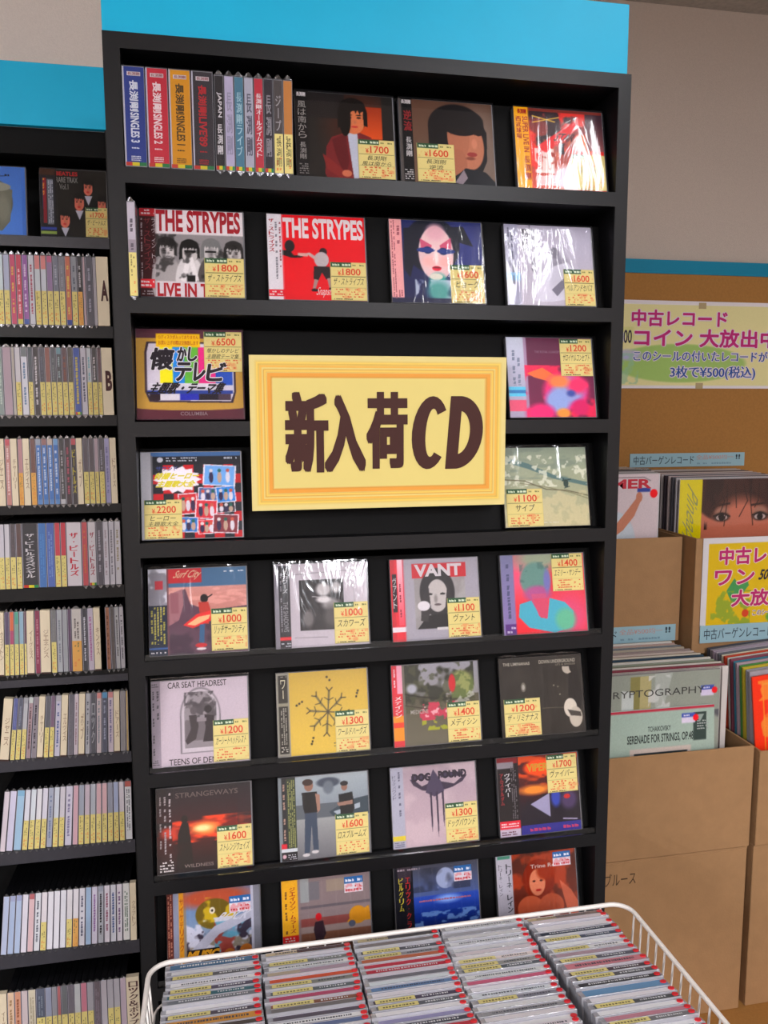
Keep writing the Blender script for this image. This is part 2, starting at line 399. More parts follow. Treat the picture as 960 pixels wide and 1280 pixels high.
# ================================================================== TALL DISPLAY RACK
IW = 0.70; OL, OR = -0.0215, 0.7196
rack = thing('display_rack', 'tall black display rack with cyan header holding discs face out', 'rack', (0.35, 0.2, 0))
def rk(name, mb, m): 
    for v in mb.v: v[:, 0] -= 0.35; v[:, 1] -= 0.2
    return mb.build(name, m, rack)
DEP = 0.40
for (a, b_) in ((OL, 0.0), (IW, OR)):
    rk('side_panel', MB().box(a, b_, 0.0015, DEP, 0, Z(0.4865), bev=.0008), M['black'])
    rk('front_edge_band', MB().box(a, b_, 0.0, 0.0015, 0, Z(0.4865)), M['lip'])
rk('back_panel', MB().box(0, IW, 0.20, 0.212, 0.03, Z(0.4865)), M['backblack'])
rk('top_panel', MB().box(0, IW, 0.0015, 0.20, Z(0.4665), Z(0.4865)), M['black'])
rk('top_edge_band', MB().box(0, IW, 0.0, 0.0015, Z(0.4665), Z(0.4865)), M['lip'])
ROWZ = [0.3195, 0.1512, -0.0155, -0.1845, -0.3545, -0.5226, -0.6900, -0.8585, -1.027, -1.195, -1.363]
LEAN = 12.5; TL = math.tan(math.radians(LEAN))
for i, z in enumerate(ROWZ):
    th = 0.0205
    rk('shelf', MB().box(0, IW, 0.0015, 0.20, Z(z-th), Z(z)), M['black'])
    rk('shelf_edge_band', MB().box(0, IW, 0.0, 0.0015, Z(z-th), Z(z)), M['lip'])
    if 4 <= i <= 7: rk('clear_stopper', MB().box(0.0005, IW-.0005, 0.0022, 0.0034, Z(z)+.0002, Z(z)+.0095), M['case'])
    # leaning backrest board behind the discs
    x0 = 0.2265 if i == 0 else 0.0122 if i == 1 else 0.0
    n0 = 0.026; h = 0.13
    vs = []
    for x in (x0, IW):
        for (yy, zz) in ((n0, z), (n0+h*TL, z+h), (n0+h*TL+0.004, z+h), (n0+0.004, z)): vs.append((x, yy, Z(zz)))
    rk('backrest', MB().add(vs, [(0, 1, 2, 3), (7, 6, 5, 4), (0, 4, 5, 1), (1, 5, 6, 2), (2, 6, 7, 3), (3, 7, 4, 0)], hx('111')), M['backblack'])
rk('plinth', MB().box(0, IW, 0.02, 0.20, 0, 0.1155), M['black'])
hb = rk('header_board', MB().box(OL, 0.7145, 0.0035, 0.0165, Z(0.4866), Z(0.5835+0.02*0), bev=.0006), M['blue'])
for x in (0.05, 0.62): rk('header_support', MB().box(x, x+0.03, 0.0165, 0.03, Z(0.4866), Z(0.56)), M['black'])

# ================================================================== LEFT DISC RACK
LY = 0.48
lrack = thing('disc_rack', 'black wall rack with cyan header behind left holding discs spine out', 'rack', (-0.3, LY+0.1, 0))
def lk(name, mb, m):
    for v in mb.v: v[:, 0] += 0.3; v[:, 1] -= LY+0.1
    return mb.build(name, m, lrack)
LX0, LX1 = -0.78, -0.0785
LROW = [(0.3185, 0.300), (0.158, 0.136), (-0.009, -0.029), (-0.179, -0.196), (-0.340, -0.3645), (-0.5105, -0.535), (-0.6825, -0.7055), (-0.8715, -0.8995), (-1.0915, -1.1215), (-1.30, -1.33)]
for (a, b_) in ((LX0-0.018, LX0), (LX1, LX1+0.018)): lk('side_panel', MB().box(a, b_, LY, LY+0.22, 0, Z(0.512), bev=.0008), M['black'])
lk('back_panel', MB().box(LX0, LX1, LY+0.185, LY+0.2, 0.03, Z(0.512)), M['backblack'])
lk('top_panel', MB().box(LX0, LX1, LY+0.012, LY+0.185, Z(0.466), Z(0.512)), M['backblack'])
for i, (za, zb) in enumerate(LROW):
    low = i in (5, 6, 7, 8)
    lk('shelf', MB().box(LX0, LX1, LY+0.0015, LY+0.185, Z(zb), Z(za)), M['black'])
    lk('shelf_edge_band', MB().box(LX0, LX1, LY, LY+0.0015, Z(zb), Z(za-(0.010 if i == 5 else 0))), M['liplow'] if low or i == 0 else M['lip'])
lk('plinth', MB().box(LX0, LX1, LY+0.02, LY+0.185, 0, Z(-1.33)), M['black'])
lk('header_board', MB().box(LX0-0.018, LX1+0.018, LY-0.002, LY+0.012, Z(0.5121), Z(0.6205), bev=.0006), M['blue'])

# ================================================================== DISCS SHOWN FACE OUT
CW, CH = 0.1425, 0.1265
def sticker(parent, W_, H_, box, price, lines, y, blue=False):
    x0, y0, x1, y1 = box; sw, sh = (x1-x0)*W_, (y1-y0)*H_
    c = Cv(sw*1000, sh*1000, 'e6d68c' if not blue else 'e9e4ea', 1.4)
    if not blue:
        c.R(0, 0, 1, 1, 'cfc07a').R(.02, .02, .985, .985, 'e6d68c'); c.R(.02, 0, .58, .13, '2f5a38').R(.03, .37, .97, .385, '6b6a40')
        c.R(.03, .66, .97, .67, 'b7b070').N(.05, .12, .97, .36, 'e8a05c', 9, .7, .12, .5, 3).N(.3, .66, .97, .95, 'e8925c', 10, .6, .14, .65, len(lines[0])+int(price[:2])).R(.03, .985, 1, 1, '8f8a50')
    else: c.R(0, 0, 1, .42, '2c6db0').N(.05, .45, .97, .97, 'e89aa0', 7, .5, .1, .8, 5)
    st = MB().grid(x0*W_, x1*W_, (1-y1)*H_, (1-y0)*H_, y, c.px(.006)).build('price_sticker', M['print'], parent)
    mb = MB(); X = lambda a: (x0+a*(x1-x0))*W_; Zz = lambda b_: (1-(y0+b_*(y1-y0)))*H_
    yy = y-0.00015
    if not blue:
        marks(mb, X(.06), Zz(.115), X(.56), Zz(.015), yy, 'd7e6c8', 1, seed=3, density=.95); marks(mb, X(.62), Zz(.11), X(.95), Zz(.03), yy, '8a8a50', 1, seed=4)
        text(mb, price, X(.33), Zz(.34), X(.84), Zz(.16), yy, 'dd4a2a', 0.015)
        text(mb, '¥', X(.2), Zz(.34), X(.29), Zz(.22), yy, 'dd4a2a', 0.01)
        n = len(lines)
        for i, ln in enumerate(lines):
            wd = min(.84, .14*len(ln)+.1); top = .40+i*.145
            text(mb, ln, X(.5-wd/2), Zz(top+(.2 if n == 1 else .13)), X(.5+wd/2), Zz(top+.01), yy, '26251c', 0.004, shear=.05)
        marks(mb, X(.1), Zz(.93), X(.9), Zz(.68), yy, 'dc6a40', 4, seed=int(price)//100, density=.42); marks(mb, X(.05), Zz(.985), X(.6), Zz(.94), yy, '44402a', 1, seed=8)
    else:
        marks(mb, X(.06), Zz(.38), X(.92), Zz(.06), yy, 'e8eef8', 1, seed=3, density=.95); marks(mb, X(.06), Zz(.95), X(.92), Zz(.5), yy, 'd04a50', 2, seed=5, density=.7)
    mb.build('sticker_printing', M['print'], st)
    return st
def face_disc(name, label, cat, cv, x, z, y=0.0125, W_=CW, H_=CH, obi=0.0, price=None, lines=('',), sbox=(.61, .52, .985, .985), wrap=False, edge='77777c', group='discs shown face out on the tall rack', lean=LEAN, sblue=False, thick=0.0102):
    t = thing(name, label, cat, (max(x, .0012) if x > -.1 else x, y, Z(z)+0.0026), group); t.rotation_euler = (-math.radians(lean), 0, 0)
    MB().box(0, W_, 0.0012, thick, 0, H_, edge, bev=.0008).build('case_back', M['plastic'], t)
    img = cv.px(); n = img.shape[1]; k = int(round(obi*n)); m_ = 0.0 if not obi else 0
    rr = 0.0022; xo = W_*obi
    cp = MB().grid(xo if k else 0.001, W_-rr, 0.0012, H_-0.0012, 0.0008, img[:, max(0, k-1):]).build('cover_print', M['gloss'], t)
    lt = MB(); put_text(lt, cv, W_, H_, 0.00062, (lambda a, b_: (a+b_)/2 >= obi) if obi else None)
    if lt.n: lt.build('cover_lettering', M['gloss'], cp)
    if k:
        ob = MB().grid(0.0005, xo, 0.0008, H_-0.0008, 0.0004, img[:, :k+1]).build('obi_strip', M['gloss'], t)
        l2 = MB(); put_text(l2, cv, W_, H_, 0.00022, lambda a, b_: (a+b_)/2 < obi)
        if l2.n: l2.build('obi_lettering', M['gloss'], ob)
    if price: sticker(t, W_, H_, sbox, price, lines, -0.0001, sblue)
    sh = MB().box(-0.0008, W_+0.0008, -0.0009, thick+0.0004, -0.0002, H_+0.0012, 'ffffff', bev=.0007)
    if wrap:    # gathered film ridge along the top
        rd = random.Random(int(x*1e4)); pts = [(-0.0008, H_+.0012)]+[(W_*i/14, H_+rd.uniform(.0018, .0045)) for i in range(15)]+[(W_+.0008, H_+.0012)]
        sh.prism(pts, 0.004, 0.0046, 'ffffff')
    sh.build('shrink_wrap' if wrap else 'clear_case', M['wrap' if wrap else 'case'], t)
    return t
R1, R2, R3, R4, R5, R6, R7, R8 = ROWZ[:8]

# --- row 1
c = Cv(142, 126, '2a2725'); c.R(0, 0, .13, 1, '211f20').E(.66, .36, .3, .36, '5a2a1c', soft=1.2, al=.7).G(.5, .14, .88, .52, '8e3a20', 'c2592e').R(.88, 0, 1, 1, '24211f').R(.13, 0, .5, .3, '262222')
c.P([(.28, .95), (.3, .64), (.36, .52), (.5, .46), (.62, .44), (.76, .5), (.84, .62), (.86, 1), (.3, 1)], '6e2c2e').P([(.52, .46), (.62, .46), (.66, .98), (.57, 1)], 'b9bcc8').P([(.36, .55), (.5, .47), (.53, .8), (.48, .98), (.4, .75)], '5a2024')
c.P([(.3, .9), (.26, .72), (.38, .82), (.5, .94), (.44, 1.0)], '7a3230').E(.5, .94, .05, .04, 'b8735a').face(.58, .28, .2, 'c27a56', '15100f', .6).E(.5, .3, .06, .2, '15100f')
c.t('長渕剛', .02, .02, .11, .07, 'e8e0e0', .03); c.t('風は南から', .03, .12, .11, .56, 'b9b4b0', .01, up=1).t('長渕剛', .04, .6, .1, .8, 'b9b4b0', .01, up=1).m(.03, .84, .12, .97, '8e8a88', 5)
face_disc('compact_disc', 'dark disc cover with a man in a maroon jacket, 1700 price sticker, beside spines', 'disc', c, .2285, R1, obi=.14, price='1700', lines=('長渕剛', '風は南から'), sbox=(.615, .53, .985, .985))
c = Cv(142, 126, '4a3a34'); c.G(.14, 0, 1, 1, '5c4438', '6e5a4c').E(.85, .6, .2, .5, '7a6a60', soft=.8).E(.6, .3, .3, .27, '171214').P([(.3, .3), (.3, .62), (.4, .7), (.56, .62), (.6, .3)], '171214').P([(.86, .2), (.93, .36), (.92, .7), (.84, .9), (.72, .86), (.8, .5)], '171214')
c.E(.72, .5, .17, .32, 'b07a62', rot=-8).E(.62, .42, .12, .28, 'a5715a').E(.6, .75, .1, .18, 'a06c56').E(.66, .24, .24, .17, '171214').P([(.5, .2), (.9, .2), (.84, .34), (.66, .28), (.56, .38)], '171214')
for j in range(6): c.P([(.52+j*.06, .26), (.6+j*.06, .26), (.54+j*.065, .4-.02*(j % 2))], '171214')
c.E(.64, .35, .055, .012, '241814').E(.83, .35, .04, .012, '241814')
c.E(.68, .38, .05, .02, '1c1312').E(.84, .38, .035, .02, '1c1312').E(.79, .5, .03, .06, 'c08870', soft=.5).E(.76, .63, .055, .028, '8c3f3c').E(.74, .68, .05, .02, '7a4a3c', soft=.6)
c.P([(.46, .98), (.62, .86), (.68, .8), (.9, .84), (1, .96), (1, 1), (.46, 1)], '17191f').P([(.56, .98), (.66, .82), (.7, .92), (.64, 1)], '8a7f86').R(0, 0, .14, 1, '131214').R(0, 0, .03, 1, '55504e')
c.t('長渕剛', .03, .02, .13, .07, 'd8d0d0', .03).t('逆流', .05, .14, .13, .4, '94262a', .02, up=1).t('長渕剛', .065, .46, .12, .7, 'c8c4c4', .02, up=1).m(.04, .84, .13, .97, 'c8c4c4', 5)
face_disc('compact_disc', 'disc cover with a long haired portrait in brown, 1600 price sticker, top shelf', 'disc', c, .3775, R1, obi=.15, price='1600', lines=('長渕剛', '逆流'), sbox=(.17, .53, .56, .985))
c = Cv(142, 126, 'b85a44'); c.G(0, 0, 1, 1, '6a3438', 'c05038').N(.15, 0, 1, 1, 'd23a30', 6, .5, .1, .9, 3).N(.15, 0, 1, .5, '2c1c22', 7, .55, .08, .9, 8).N(.15, .3, 1, .9, 'd87848', 5, .5, .1, .9, 5)
c.G(.8, 0, 1, .5, '3a2a34', '8a5a5a').P([(.2, .5), (.7, .12), (.74, .2), (.28, .6)], 'c82c30').N(.2, .5, .42, .8, 'e4dcd8', 14, .5, .08, .9, 9).P([(.2, .85), (.6, .8), (.62, .95), (.2, .96)], 'd8b8b8').E(.55, .85, .15, .15, 'e0d8e0', soft=.5)
c.R(.48, .42, .54, .56, '28222a').R(0, 0, .16, 1, 'eaa81c').R(.16, 0, 1, .04, '7a3830').L([(.2, .1), (.45, .16)], .012, 'e8c050').L([(.2, .18), (.5, .1)], .01, 'e8c050')
c.t('長渕剛', .04, .03, .14, .09, 'b02018', .03).t('SUPER LIVE IN', .09, .12, .15, .56, 'b8321c', .02, rot=90).t('西武球場', .02, .12, .075, .4, 'b8321c', .02, up=1).t('長渕剛', .09, .6, .15, .9, 'b8321c', .02, up=1).t('STAR', .45, .3, .66, .4, '4a1a1c', .02, shear=.3)
face_disc('compact_disc', 'red and orange disc cover with yellow side strip at the top right corner', 'disc', c, .552, R1, obi=.165, price='2100', lines=('長渕剛', 'ライブ'), sbox=(.61, .55, .985, .985), wrap=True)

# --- row 2
c = Cv(142, 126, 'd9d3d3'); c.R(0, 0, .15, 1, '38181c').R(0, 0, .15, .09, 'a03038').R(.15, 0, 1, .28, 'd8d2d4').R(.15, .28, 1, .82, '8d898a')
for k, (px, tn, hr) in enumerate(((.25, .7, '2a2828'), (.47, .2, '161516'), (.68, .1, '777'), (.9, -.3, '2c2a2a'))):
    c.E(px, .82, .14, .3, ['a5a0a0', 'd0cccc', '55504f', 'b0acac'][k]); c.face(px, .47+.02*(k % 2), .13, 'c4bfbe', hr, tn, '6b6667', '5a5657')
c.R(.42, .46, .53, .49, '101010').R(.62, .46, .73, .485, '151515').P([(.38, .8), (.44, .54), (.5, .54), (.56, .82), (.52, .84), (.47, .62), (.42, .84)], 'e0dcdc').R(.44, .75, .52, .84, '1c1b1b').N(.15, .28, 1, .82, '1a1919', 12, .64, .12, .7, 5)
c.R(.15, .82, 1, 1, 'd4ccd0')
c.t('THE STRYPES', .155, .01, .96, .26, 'a8202c', .035).t('LIVE IN TOKYO', .16, .835, .985, .99, 'b4202c', .035)
c.t('ザ・ストライプス', .045, .11, .105, .7, '8e3a40', .01, up=1).t('ライヴ・イン・トーキョー', .115, .11, .15, .8, 'c8bcc0', .01, up=1).m(.01, .12, .035, .8, 'a89aa0', 1, True).m(.02, .01, .14, .08, 'e0c8cc', 2).R(.005, .8, .14, .9, 'c03a44').m(.01, .81, .13, .89, 'f0dcdc', 2).m(.02, .92, .13, .98, '9a9096', 2)
face_disc('compact_disc', 'black and white band cover headed THE STRYPES in red letters on white', 'disc', c, .0128, R2, obi=.155, price='1800', lines=('ザ・ストライプス',), sbox=(.605, .545, .985, .99))
c = Cv(142, 126, 'c4202c'); c.R(0, 0, .15, 1, 'd6d2d6').R(0, .88, .15, .96, 'c03040')
c.E(.22, .37, .05, .07, '2a2426').P([(.15, .42), (.22, .42), (.26, .48), (.35, .47), (.35, .5), (.24, .51), (.15, .48)], '1d1a1c').P([(.3, .45), (.4, .45), (.4, .49), (.3, .48)], 'c8a8a0')
c.E(.56, .43, .04, .05, '2a2226').E(.54, .52, .075, .09, 'b8b0b2').P([(.38, .45), (.42, .44), (.5, .5), (.48, .53)], 'b8a8a4').P([(.46, .6), (.62, .6), (.66, .74), (.58, .75), (.54, .67), (.5, .77), (.45, .75)], '2c2426').P([(.46, .75), (.5, .76), (.47, .86), (.44, .86)], 'a08884').P([(.59, .74), (.63, .73), (.64, .84), (.61, .85)], 'a08884').E(.46, .88, .035, .018, '1c181a').E(.64, .86, .035, .018, '1c181a')
c.t('THE STRYPES', .16, .04, .97, .28, 'e6dee0', .035).t('Snapshot', .48, .84, .68, .96, 'e8d8d8', 0, shear=.2).t('ザ・ストライプス', .02, .06, .07, .45, 'b02a38', .02, up=1).m(.075, .1, .11, .8, '8a8890', 1, True).m(.115, .1, .145, .7, 'a86a74', 1, True).m(.01, .89, .14, .95, 'f0dcdc', 2)
face_disc('compact_disc', 'bright red disc cover headed THE STRYPES in white with a small boy', 'disc', c, .1865, R2, obi=.155, price='1800', lines=('ザ・ストライプス',), sbox=(.62, .545, .985, .99))
c = Cv(142, 126, '1d2350'); c.G(.1, 0, 1, 1, '222a5c', '161b44').E(.8, .35, .22, .4, '2c3470', soft=1).E(.45, .3, .3, .34, '0c0f22').P([(.15, .1), (.8, .06), (.9, .3), (.72, .25), (.3, .3), (.2, .7), (.14, .6)], '0c0f22').E(.49, .4, .19, .33, 'e0c4c4')
c.E(.49, .14, .1, .1, 'd8b0b8', soft=.6).P([(.32, .22), (.45, .3), (.42, .4), (.33, .34)], 'c0607a').P([(.66, .2), (.53, .3), (.56, .4), (.66, .34)], 'c0607a').E(.4, .36, .05, .045, '1c2c58').E(.57, .37, .05, .045, '1c2c58').E(.38, .36, .1, .03, '2a3c78').E(.6, .37, .1, .03, '2a3c78')
c.E(.42, .5, .07, .06, 'ecb8b4', soft=.9).E(.58, .5, .07, .06, 'ecb8b4', soft=.9).E(.49, .45, .02, .08, 'f4e4e0', soft=.8).E(.49, .58, .05, .03, 'c83048').E(.49, .57, .05, .01, '701828').E(.5, .76, .1, .12, '3f9a8c', soft=.5).E(.48, .68, .07, .04, 'd8d4c8').N(.25, .72, .95, .97, 'c4ccd8', 8, .5, .1, .9, 4).E(.5, .86, .12, .12, '5c9a94', soft=.7)
c.R(0, 0, .135, 1, 'dda8a8').R(0, .94, 1, 1, '14183a')
c.m(.015, .02, .06, .95, 'b0606c', 2, True).m(.07, .02, .12, .3, 'b0606c', 1, True).m(.07, .85, .12, .96, 'b0606c', 2, True)
face_disc('compact_disc', 'navy disc cover with a white painted face and red lips', 'disc', c, .3635, R2, obi=.14, price='1600', lines=('ビョーク',), sbox=(.625, .53, .985, .99), wrap=True)
c = Cv(142, 126, 'b0acb8'); c.G(.14, 0, 1, 1, 'aaa6b4', 'bcb6c0').R(0, 0, .15, 1, '9d9cae').R(0, .6, .15, .7, '7aa4c4').E(.6, .6, .14, .24, '8c8894', soft=.5).E(.55, .34, .06, .07, '787480').P([(.3, .95), (.42, .55), (.7, .45), (.8, .6), (.75, .9), (.5, .95)], 'd4d2dc', al=.7).P([(.5, .8), (.7, .6), (.74, .66), (.56, .88)], '706c7a').L([(.25, .3), (.45, .2), (.5, .6)], .012, 'e8e8f0')
c.t('BELLE &', .2, .06, .27, .34, '3c3a44', .03, rot=90).t('SEBASTIAN', .28, .04, .34, .6, '6e6c78', .02, rot=90, shear=.2).m(.03, .05, .1, .75, '5c5c74', 2, True)
face_disc('compact_disc', 'pale grey disc cover under glaring film at right of the second shelf', 'disc', c, .5395, R2, obi=.15, price='1600', lines=('ベルアンドセバス',), sbox=(.64, .54, .985, .99), wrap=True)

# --- row 3
c = Cv(146, 128, '5c3440'); c.R(0, 0, 1, .11, '573340').R(0, .86, 1, 1, '5a2c38').R(.0, .1, 1, .86, 'b7954e').E(.5, .86, .55, .04, 'b7954e')
c.P([(.1, .14), (.9, .14), (.93, .3), (.93, .7), (.9, .82), (.12, .81), (.08, .7), (.08, .25)], '3a2c3c').P([(.12, .16), (.89, .16), (.91, .3), (.91, .7), (.88, .8), (.13, .79), (.1, .68), (.1, .26)], 'cfc9d4')
for a, b_, cc in ((.22, .34, 'e6d62c'), (.34, .45, '2c8ad0'), (.45, .58, '6cae4a'), (.58, .74, 'd23a86'), (.74, .9, '2f56a8')): c.R(a, .16, b_, .62, cc)
c.R(.1, .68, .9, .72, '34488c').R(.12, .72, .22, .79, '2a1a24').R(.22, .72, .4, .79, 'd8d4dc').R(.4, .72, .58, .79, '3038a0').R(.58, .72, .76, .79, '241c28').R(.76, .72, .88, .79, '4a3a48').R(.19, .05, .6, .2, 'f0b81c').R(.6, .16, .64, .2, 'd8d4dc')
c.t('①ディスクが入っておりません', .21, .07, .58, .115, 'c04818', .01).t('お買い上げの際は交換致します', .21, .13, .58, .18, 'c04818', .01)
for (s_, a, b_, cc_, d_) in (('懐', .13, .21, .35, .46), ('か', .38, .2, .47, .36), ('し', .48, .2, .57, .36), ('テ', .35, .37, .51, .58), ('レ', .53, .37, .64, .58), ('ビ', .65, .37, .83, .58)):
    c.t(s_, a-.008, b_-.008, cc_+.008, d_+.008, 'eeeaf0', .07, shear=.18).t(s_, a, b_, cc_, d_, '231c26', .035, shear=.18)
c.R(.12, .6, .8, .68, 'd8d4dc').t('主題歌・テーマ集', .13, .59, .81, .72, '231c26', .026, shear=.1).t('COLUMBIA', .4, .915, .65, .955, '9c8088', .01)
face_disc('compact_disc', 'box set cover drawn as a retro television with colour bars, 6500 sticker', 'disc', c, -.0002, R3, W_=.1487, H_=.1305, price='6500', lines=('懐かしのテレビ', '主題歌テーマ集'), sbox=(.63, .03, .985, .475), edge='53303c', wrap=True)
c = Cv(142, 126, '6a2448'); c.G(.2, 0, 1, 1, '5c2242', '74264c').G(0, 0, .2, 1, 'c8ccd8', 'a8a0b4').R(.2, 0, .23, 1, 'a890a8').R(0, .62, .2, .74, '6cc0d8').R(0, .78, .2, .92, 'd0607c').R(0, .66, .2, .7, '3a78a8')
c.N(.2, .35, 1, 1, 'd8305c', 5, .52, .1, .9, 2).P([(.22, .45), (.4, .38), (.58, .5), (.5, .56), (.3, .5)], 'e8784a').E(.66, .68, .26, .24, 'd8387c', soft=.3).E(.7, .66, .18, .17, '9aa0c8', soft=.5).E(.8, .6, .12, .1, 'd84070', soft=.7).E(.58, .55, .12, .08, 'e08858', soft=.7).E(.56, .8, .14, .16, '98a8d0', soft=.5).E(.36, .95, .16, .12, 'd83078', soft=.5).E(.62, .95, .08, .06, 'e8984c', soft=.6).E(.82, .88, .1, .1, 'c02868', soft=.5).E(.72, .7, .05, .04, '4a5898', soft=.8)
c.t('THE ROYAL CONCEPT', .32, .17, .62, .2, '9a7088', 0).m(.05, .1, .16, .6, '8890a8', 2, True)
face_disc('compact_disc', 'maroon disc cover with a swirl of pink and blue paint, right of the yellow sign', 'disc', c, .5455, R3, obi=.215, price='1200', lines=('ザロイヤルコンセプト',), sbox=(.61, .02, .98, .485))

# --- row 4
c = Cv(142, 126, '23262e'); c.R(0, 0, 1, .05, '4a6c98').R(0, 0, .1, 1, 'b4b4ba').R(.1, .04, .115, 1, '77777c').R(.12, .05, 1, .15, '1e2028')
for i in range(9):
    for j in range(8):
        if (i+j) % 2: c.R(.12+i*.1, .15+j*.11, .22+i*.1, .26+j*.11, 'b02830')
st = []
for k in range(28):
    a = 2*math.pi*k/28; r_ = (1, .8)[k % 2]; st.append((.36+.24*r_*math.cos(a), .32+.16*r_*math.sin(a)))
c.P(st, 'e8e4ec')
for (a, b_, ww, hh, rot, cc) in ((.78, .28, .3, .22, 4, '7aa8d8'), (.46, .6, .17, .22, -4, 'b83840'), (.66, .5, .18, .15, 3, '5c6c98'), (.84, .5, .18, .17, -5, '4488c8'), (.64, .67, .2, .2, 4, 'c03c48'), (.84, .65, .17, .11, -3, '2c2430'), (.46, .84, .17, .16, 3, '3c78b8'), (.64, .87, .16, .15, -2, 'c43c44'), (.83, .84, .24, .2, 4, '7c3c44')):
    t_ = math.radians(rot); q = [(-1, -1), (1, -1), (1, 1), (-1, 1)]
    for sc_, c2 in ((1.1, 'e4e0e8'), (1, cc)): c.P([(a+(u*ww*math.cos(t_)-v*hh*math.sin(t_))*.5*sc_, b_+(u*ww*math.sin(t_)+v*hh*math.cos(t_))*.5*sc_) for u, v in q], c2)
    for q_ in range(3): c.E(a-ww*.28+q_*ww*.28, b_+.02, .022, hh*.3, ['d8d4dc', '38304c', 'b8a090'][(q_+rot) % 3]).E(a-ww*.28+q_*ww*.28, b_-hh*.26, .018, .02, ['b86050', 'd8d0d0', '2c6058'][(q_+rot) % 3])
c.t('サウンド', .15, .17, .36, .22, '3a4890', .03).t('特撮ヒーロー', .14, .24, .57, .32, 'e6d838', .04, shear=.1).t('主題歌大全', .16, .33, .53, .41, 'e6d838', .04, shear=.1).m(.25, .06, .55, .12, 'b8bcc8', 2).m(.82, .06, .95, .1, 'b8bcc8', 1).E(.19, .09, .03, .03, 'c8c8d0')
face_disc('compact_disc', 'disc cover of photo collage on red and black checks below the television cover', 'disc', c, .0015, R4, price='2200', lines=('ヒーロー', '主題歌大全'), sbox=(.03, .55, .395, .99), edge='a8a8ae')
c = Cv(142, 126, 'aaa78f'); c.G(0, 0, 1, 1, '8e9888', 'b6b090').N(0, 0, 1, .4, '788478', 7, .5, .1, .6, 3, .5, 1.5).P([(0, .1), (.3, .2), (.6, .35), (1, .45), (1, .5), (.6, .4), (.3, .27), (0, .17)], '5c7472').N(0, .1, 1, .5, 'd8d8c8', 16, .62, .06, .8, 5).L([(0, .4), (.25, .42), (.5, .53), (.75, .55), (1, .62)], .012, '5c5844').L([(.2, .45), (.5, .5), (.8, .58), (1, .66)], .008, '6c6850').N(0, .55, 1, 1, 'c4bc9c', 9, .5, .1, .7, 8)
c.L([(.71, .4), (.76, .5)], .014, '2c3c3c').L([(.7, .43), (.8, .41)], .012, '2c3c3c').L([(.72, .52), (.78, .5)], .01, '2c3c3c').E(.74, .46, .03, .05, '34443f')
c.m(.44, .93, .62, .95, 'e0dcd0', 1)
face_disc('compact_disc', 'beige and sea green aerial beach disc cover, right of the yellow sign', 'disc', c, .5405, R4, price='1100', lines=('サイプ',), sbox=(.03, .52, .445, .985), edge='1c1c1e', wrap=True)

# --- row 5
c = Cv(142, 126, '6a4a50'); c.R(.2, 0, 1, .24, '4a6a86').G(.2, .22, 1, .5, 'c09088', 'b8847c').N(.2, .22, 1, .5, 'd8a8a0', 10, .55, .1, .6, 2, .6, 2).P([(.2, .3), (.37, .24), (.42, .42), (.6, .5), (1, .46), (1, 1), (.2, 1)], '5c4452').P([(.2, .3), (.34, .24), (.35, .42), (.3, .6), (.2, .66)], '9a7278').R(.22, .28, .3, .52, '8c6068').N(.2, .6, .65, 1, '3c2c3c', 6, .5, .15, .8, 4)
c.R(.2, 0, .54, .17, 'a83038').E(.56, .36, .04, .05, '181216').P([(.5, .4), (.6, .4), (.63, .52), (.6, .66), (.52, .64)], 'a84038').P([(.34, .66), (.48, .54), (.64, .5), (.63, .62), (.44, .7)], 'c83838').P([(.38, .655), (.5, .57), (.62, .55), (.6, .6), (.46, .67)], 'e0b48c').P([(.51, .66), (.56, .66), (.55, .88), (.5, .86)], '3c6080').E(.52, .9, .06, .025, 'b03038').E(.52, .94, .05, .015, 'd8d0d0').L([(.58, .36), (.64, .32)], .014, '181216')
c.R(0, 0, .19, .43, '8a8890').N(0, 0, .19, .4, 'd8d8e0', 7, .5, .1, .9, 3).R(.07, .14, .15, .24, 'a83c48').R(0, .42, .19, 1, '1c2838').R(0, .9, .19, .92, '3a5c90')
c.t('Surf City', .26, .03, .52, .14, 'd8b090', .015, shear=.25).m(.02, .44, .17, .86, 'b0a848', 5, True).m(.02, .94, .18, .97, 'd0ccd0', 1).m(.76, .04, .96, .07, 'd0dce8', 1)
face_disc('compact_disc', 'surfer with red striped board on a mauve disc cover titled Surf City', 'disc', c, .0055, R5, obi=.195, price='1000', lines=('リッチサーフシティ',), sbox=(.62, .485, .985, .97), wrap=True)
c = Cv(142, 126, 'b9b2b8'); c.R(0, 0, .05, 1, '807c84').R(.05, .02, .17, .9, '1e1c22').R(.05, .86, .17, .9, 'c03038').R(.05, .9, .17, 1, '2a282e').R(.26, .2, .74, .8, '211e20').E(.52, .32, .08, .08, 'b8b4b4', soft=.5).E(.66, .3, .05, .07, 'a8a4a4', soft=.5).E(.6, .5, .1, .07, '8c8888', soft=.6).E(.35, .66, .06, .1, '6c6868', soft=.6).E(.52, .44, .08, .04, 'd0cccc', soft=.6).E(.6, .65, .08, .12, '4c4848', soft=.8).L([(.4, .4), (.55, .42)], .01, 'b8b4b4').L([(.2, .13), (.8, .1)], .006, '6c686c').L([(.2, .88), (.55, .89)], .006, '6c686c').L([(.83, .12), (.86, .5)], .006, '8c888c')
c.t('スカワーズ', .09, .08, .14, .35, 'c8c4c8', .02, up=1).m(.06, .08, .085, .8, '908c94', 1, True).t('THE SHADOWS', .09, .45, .14, .8, '908c90', .01, rot=90).m(.06, .92, .16, .98, 'c0c0c8', 2)
face_disc('compact_disc', 'white disc cover with a square black photograph under streaky film', 'disc', c, .1865, R5, obi=.175, price='1000', lines=('スカワーズ',), sbox=(.62, .485, .985, .97), wrap=True)
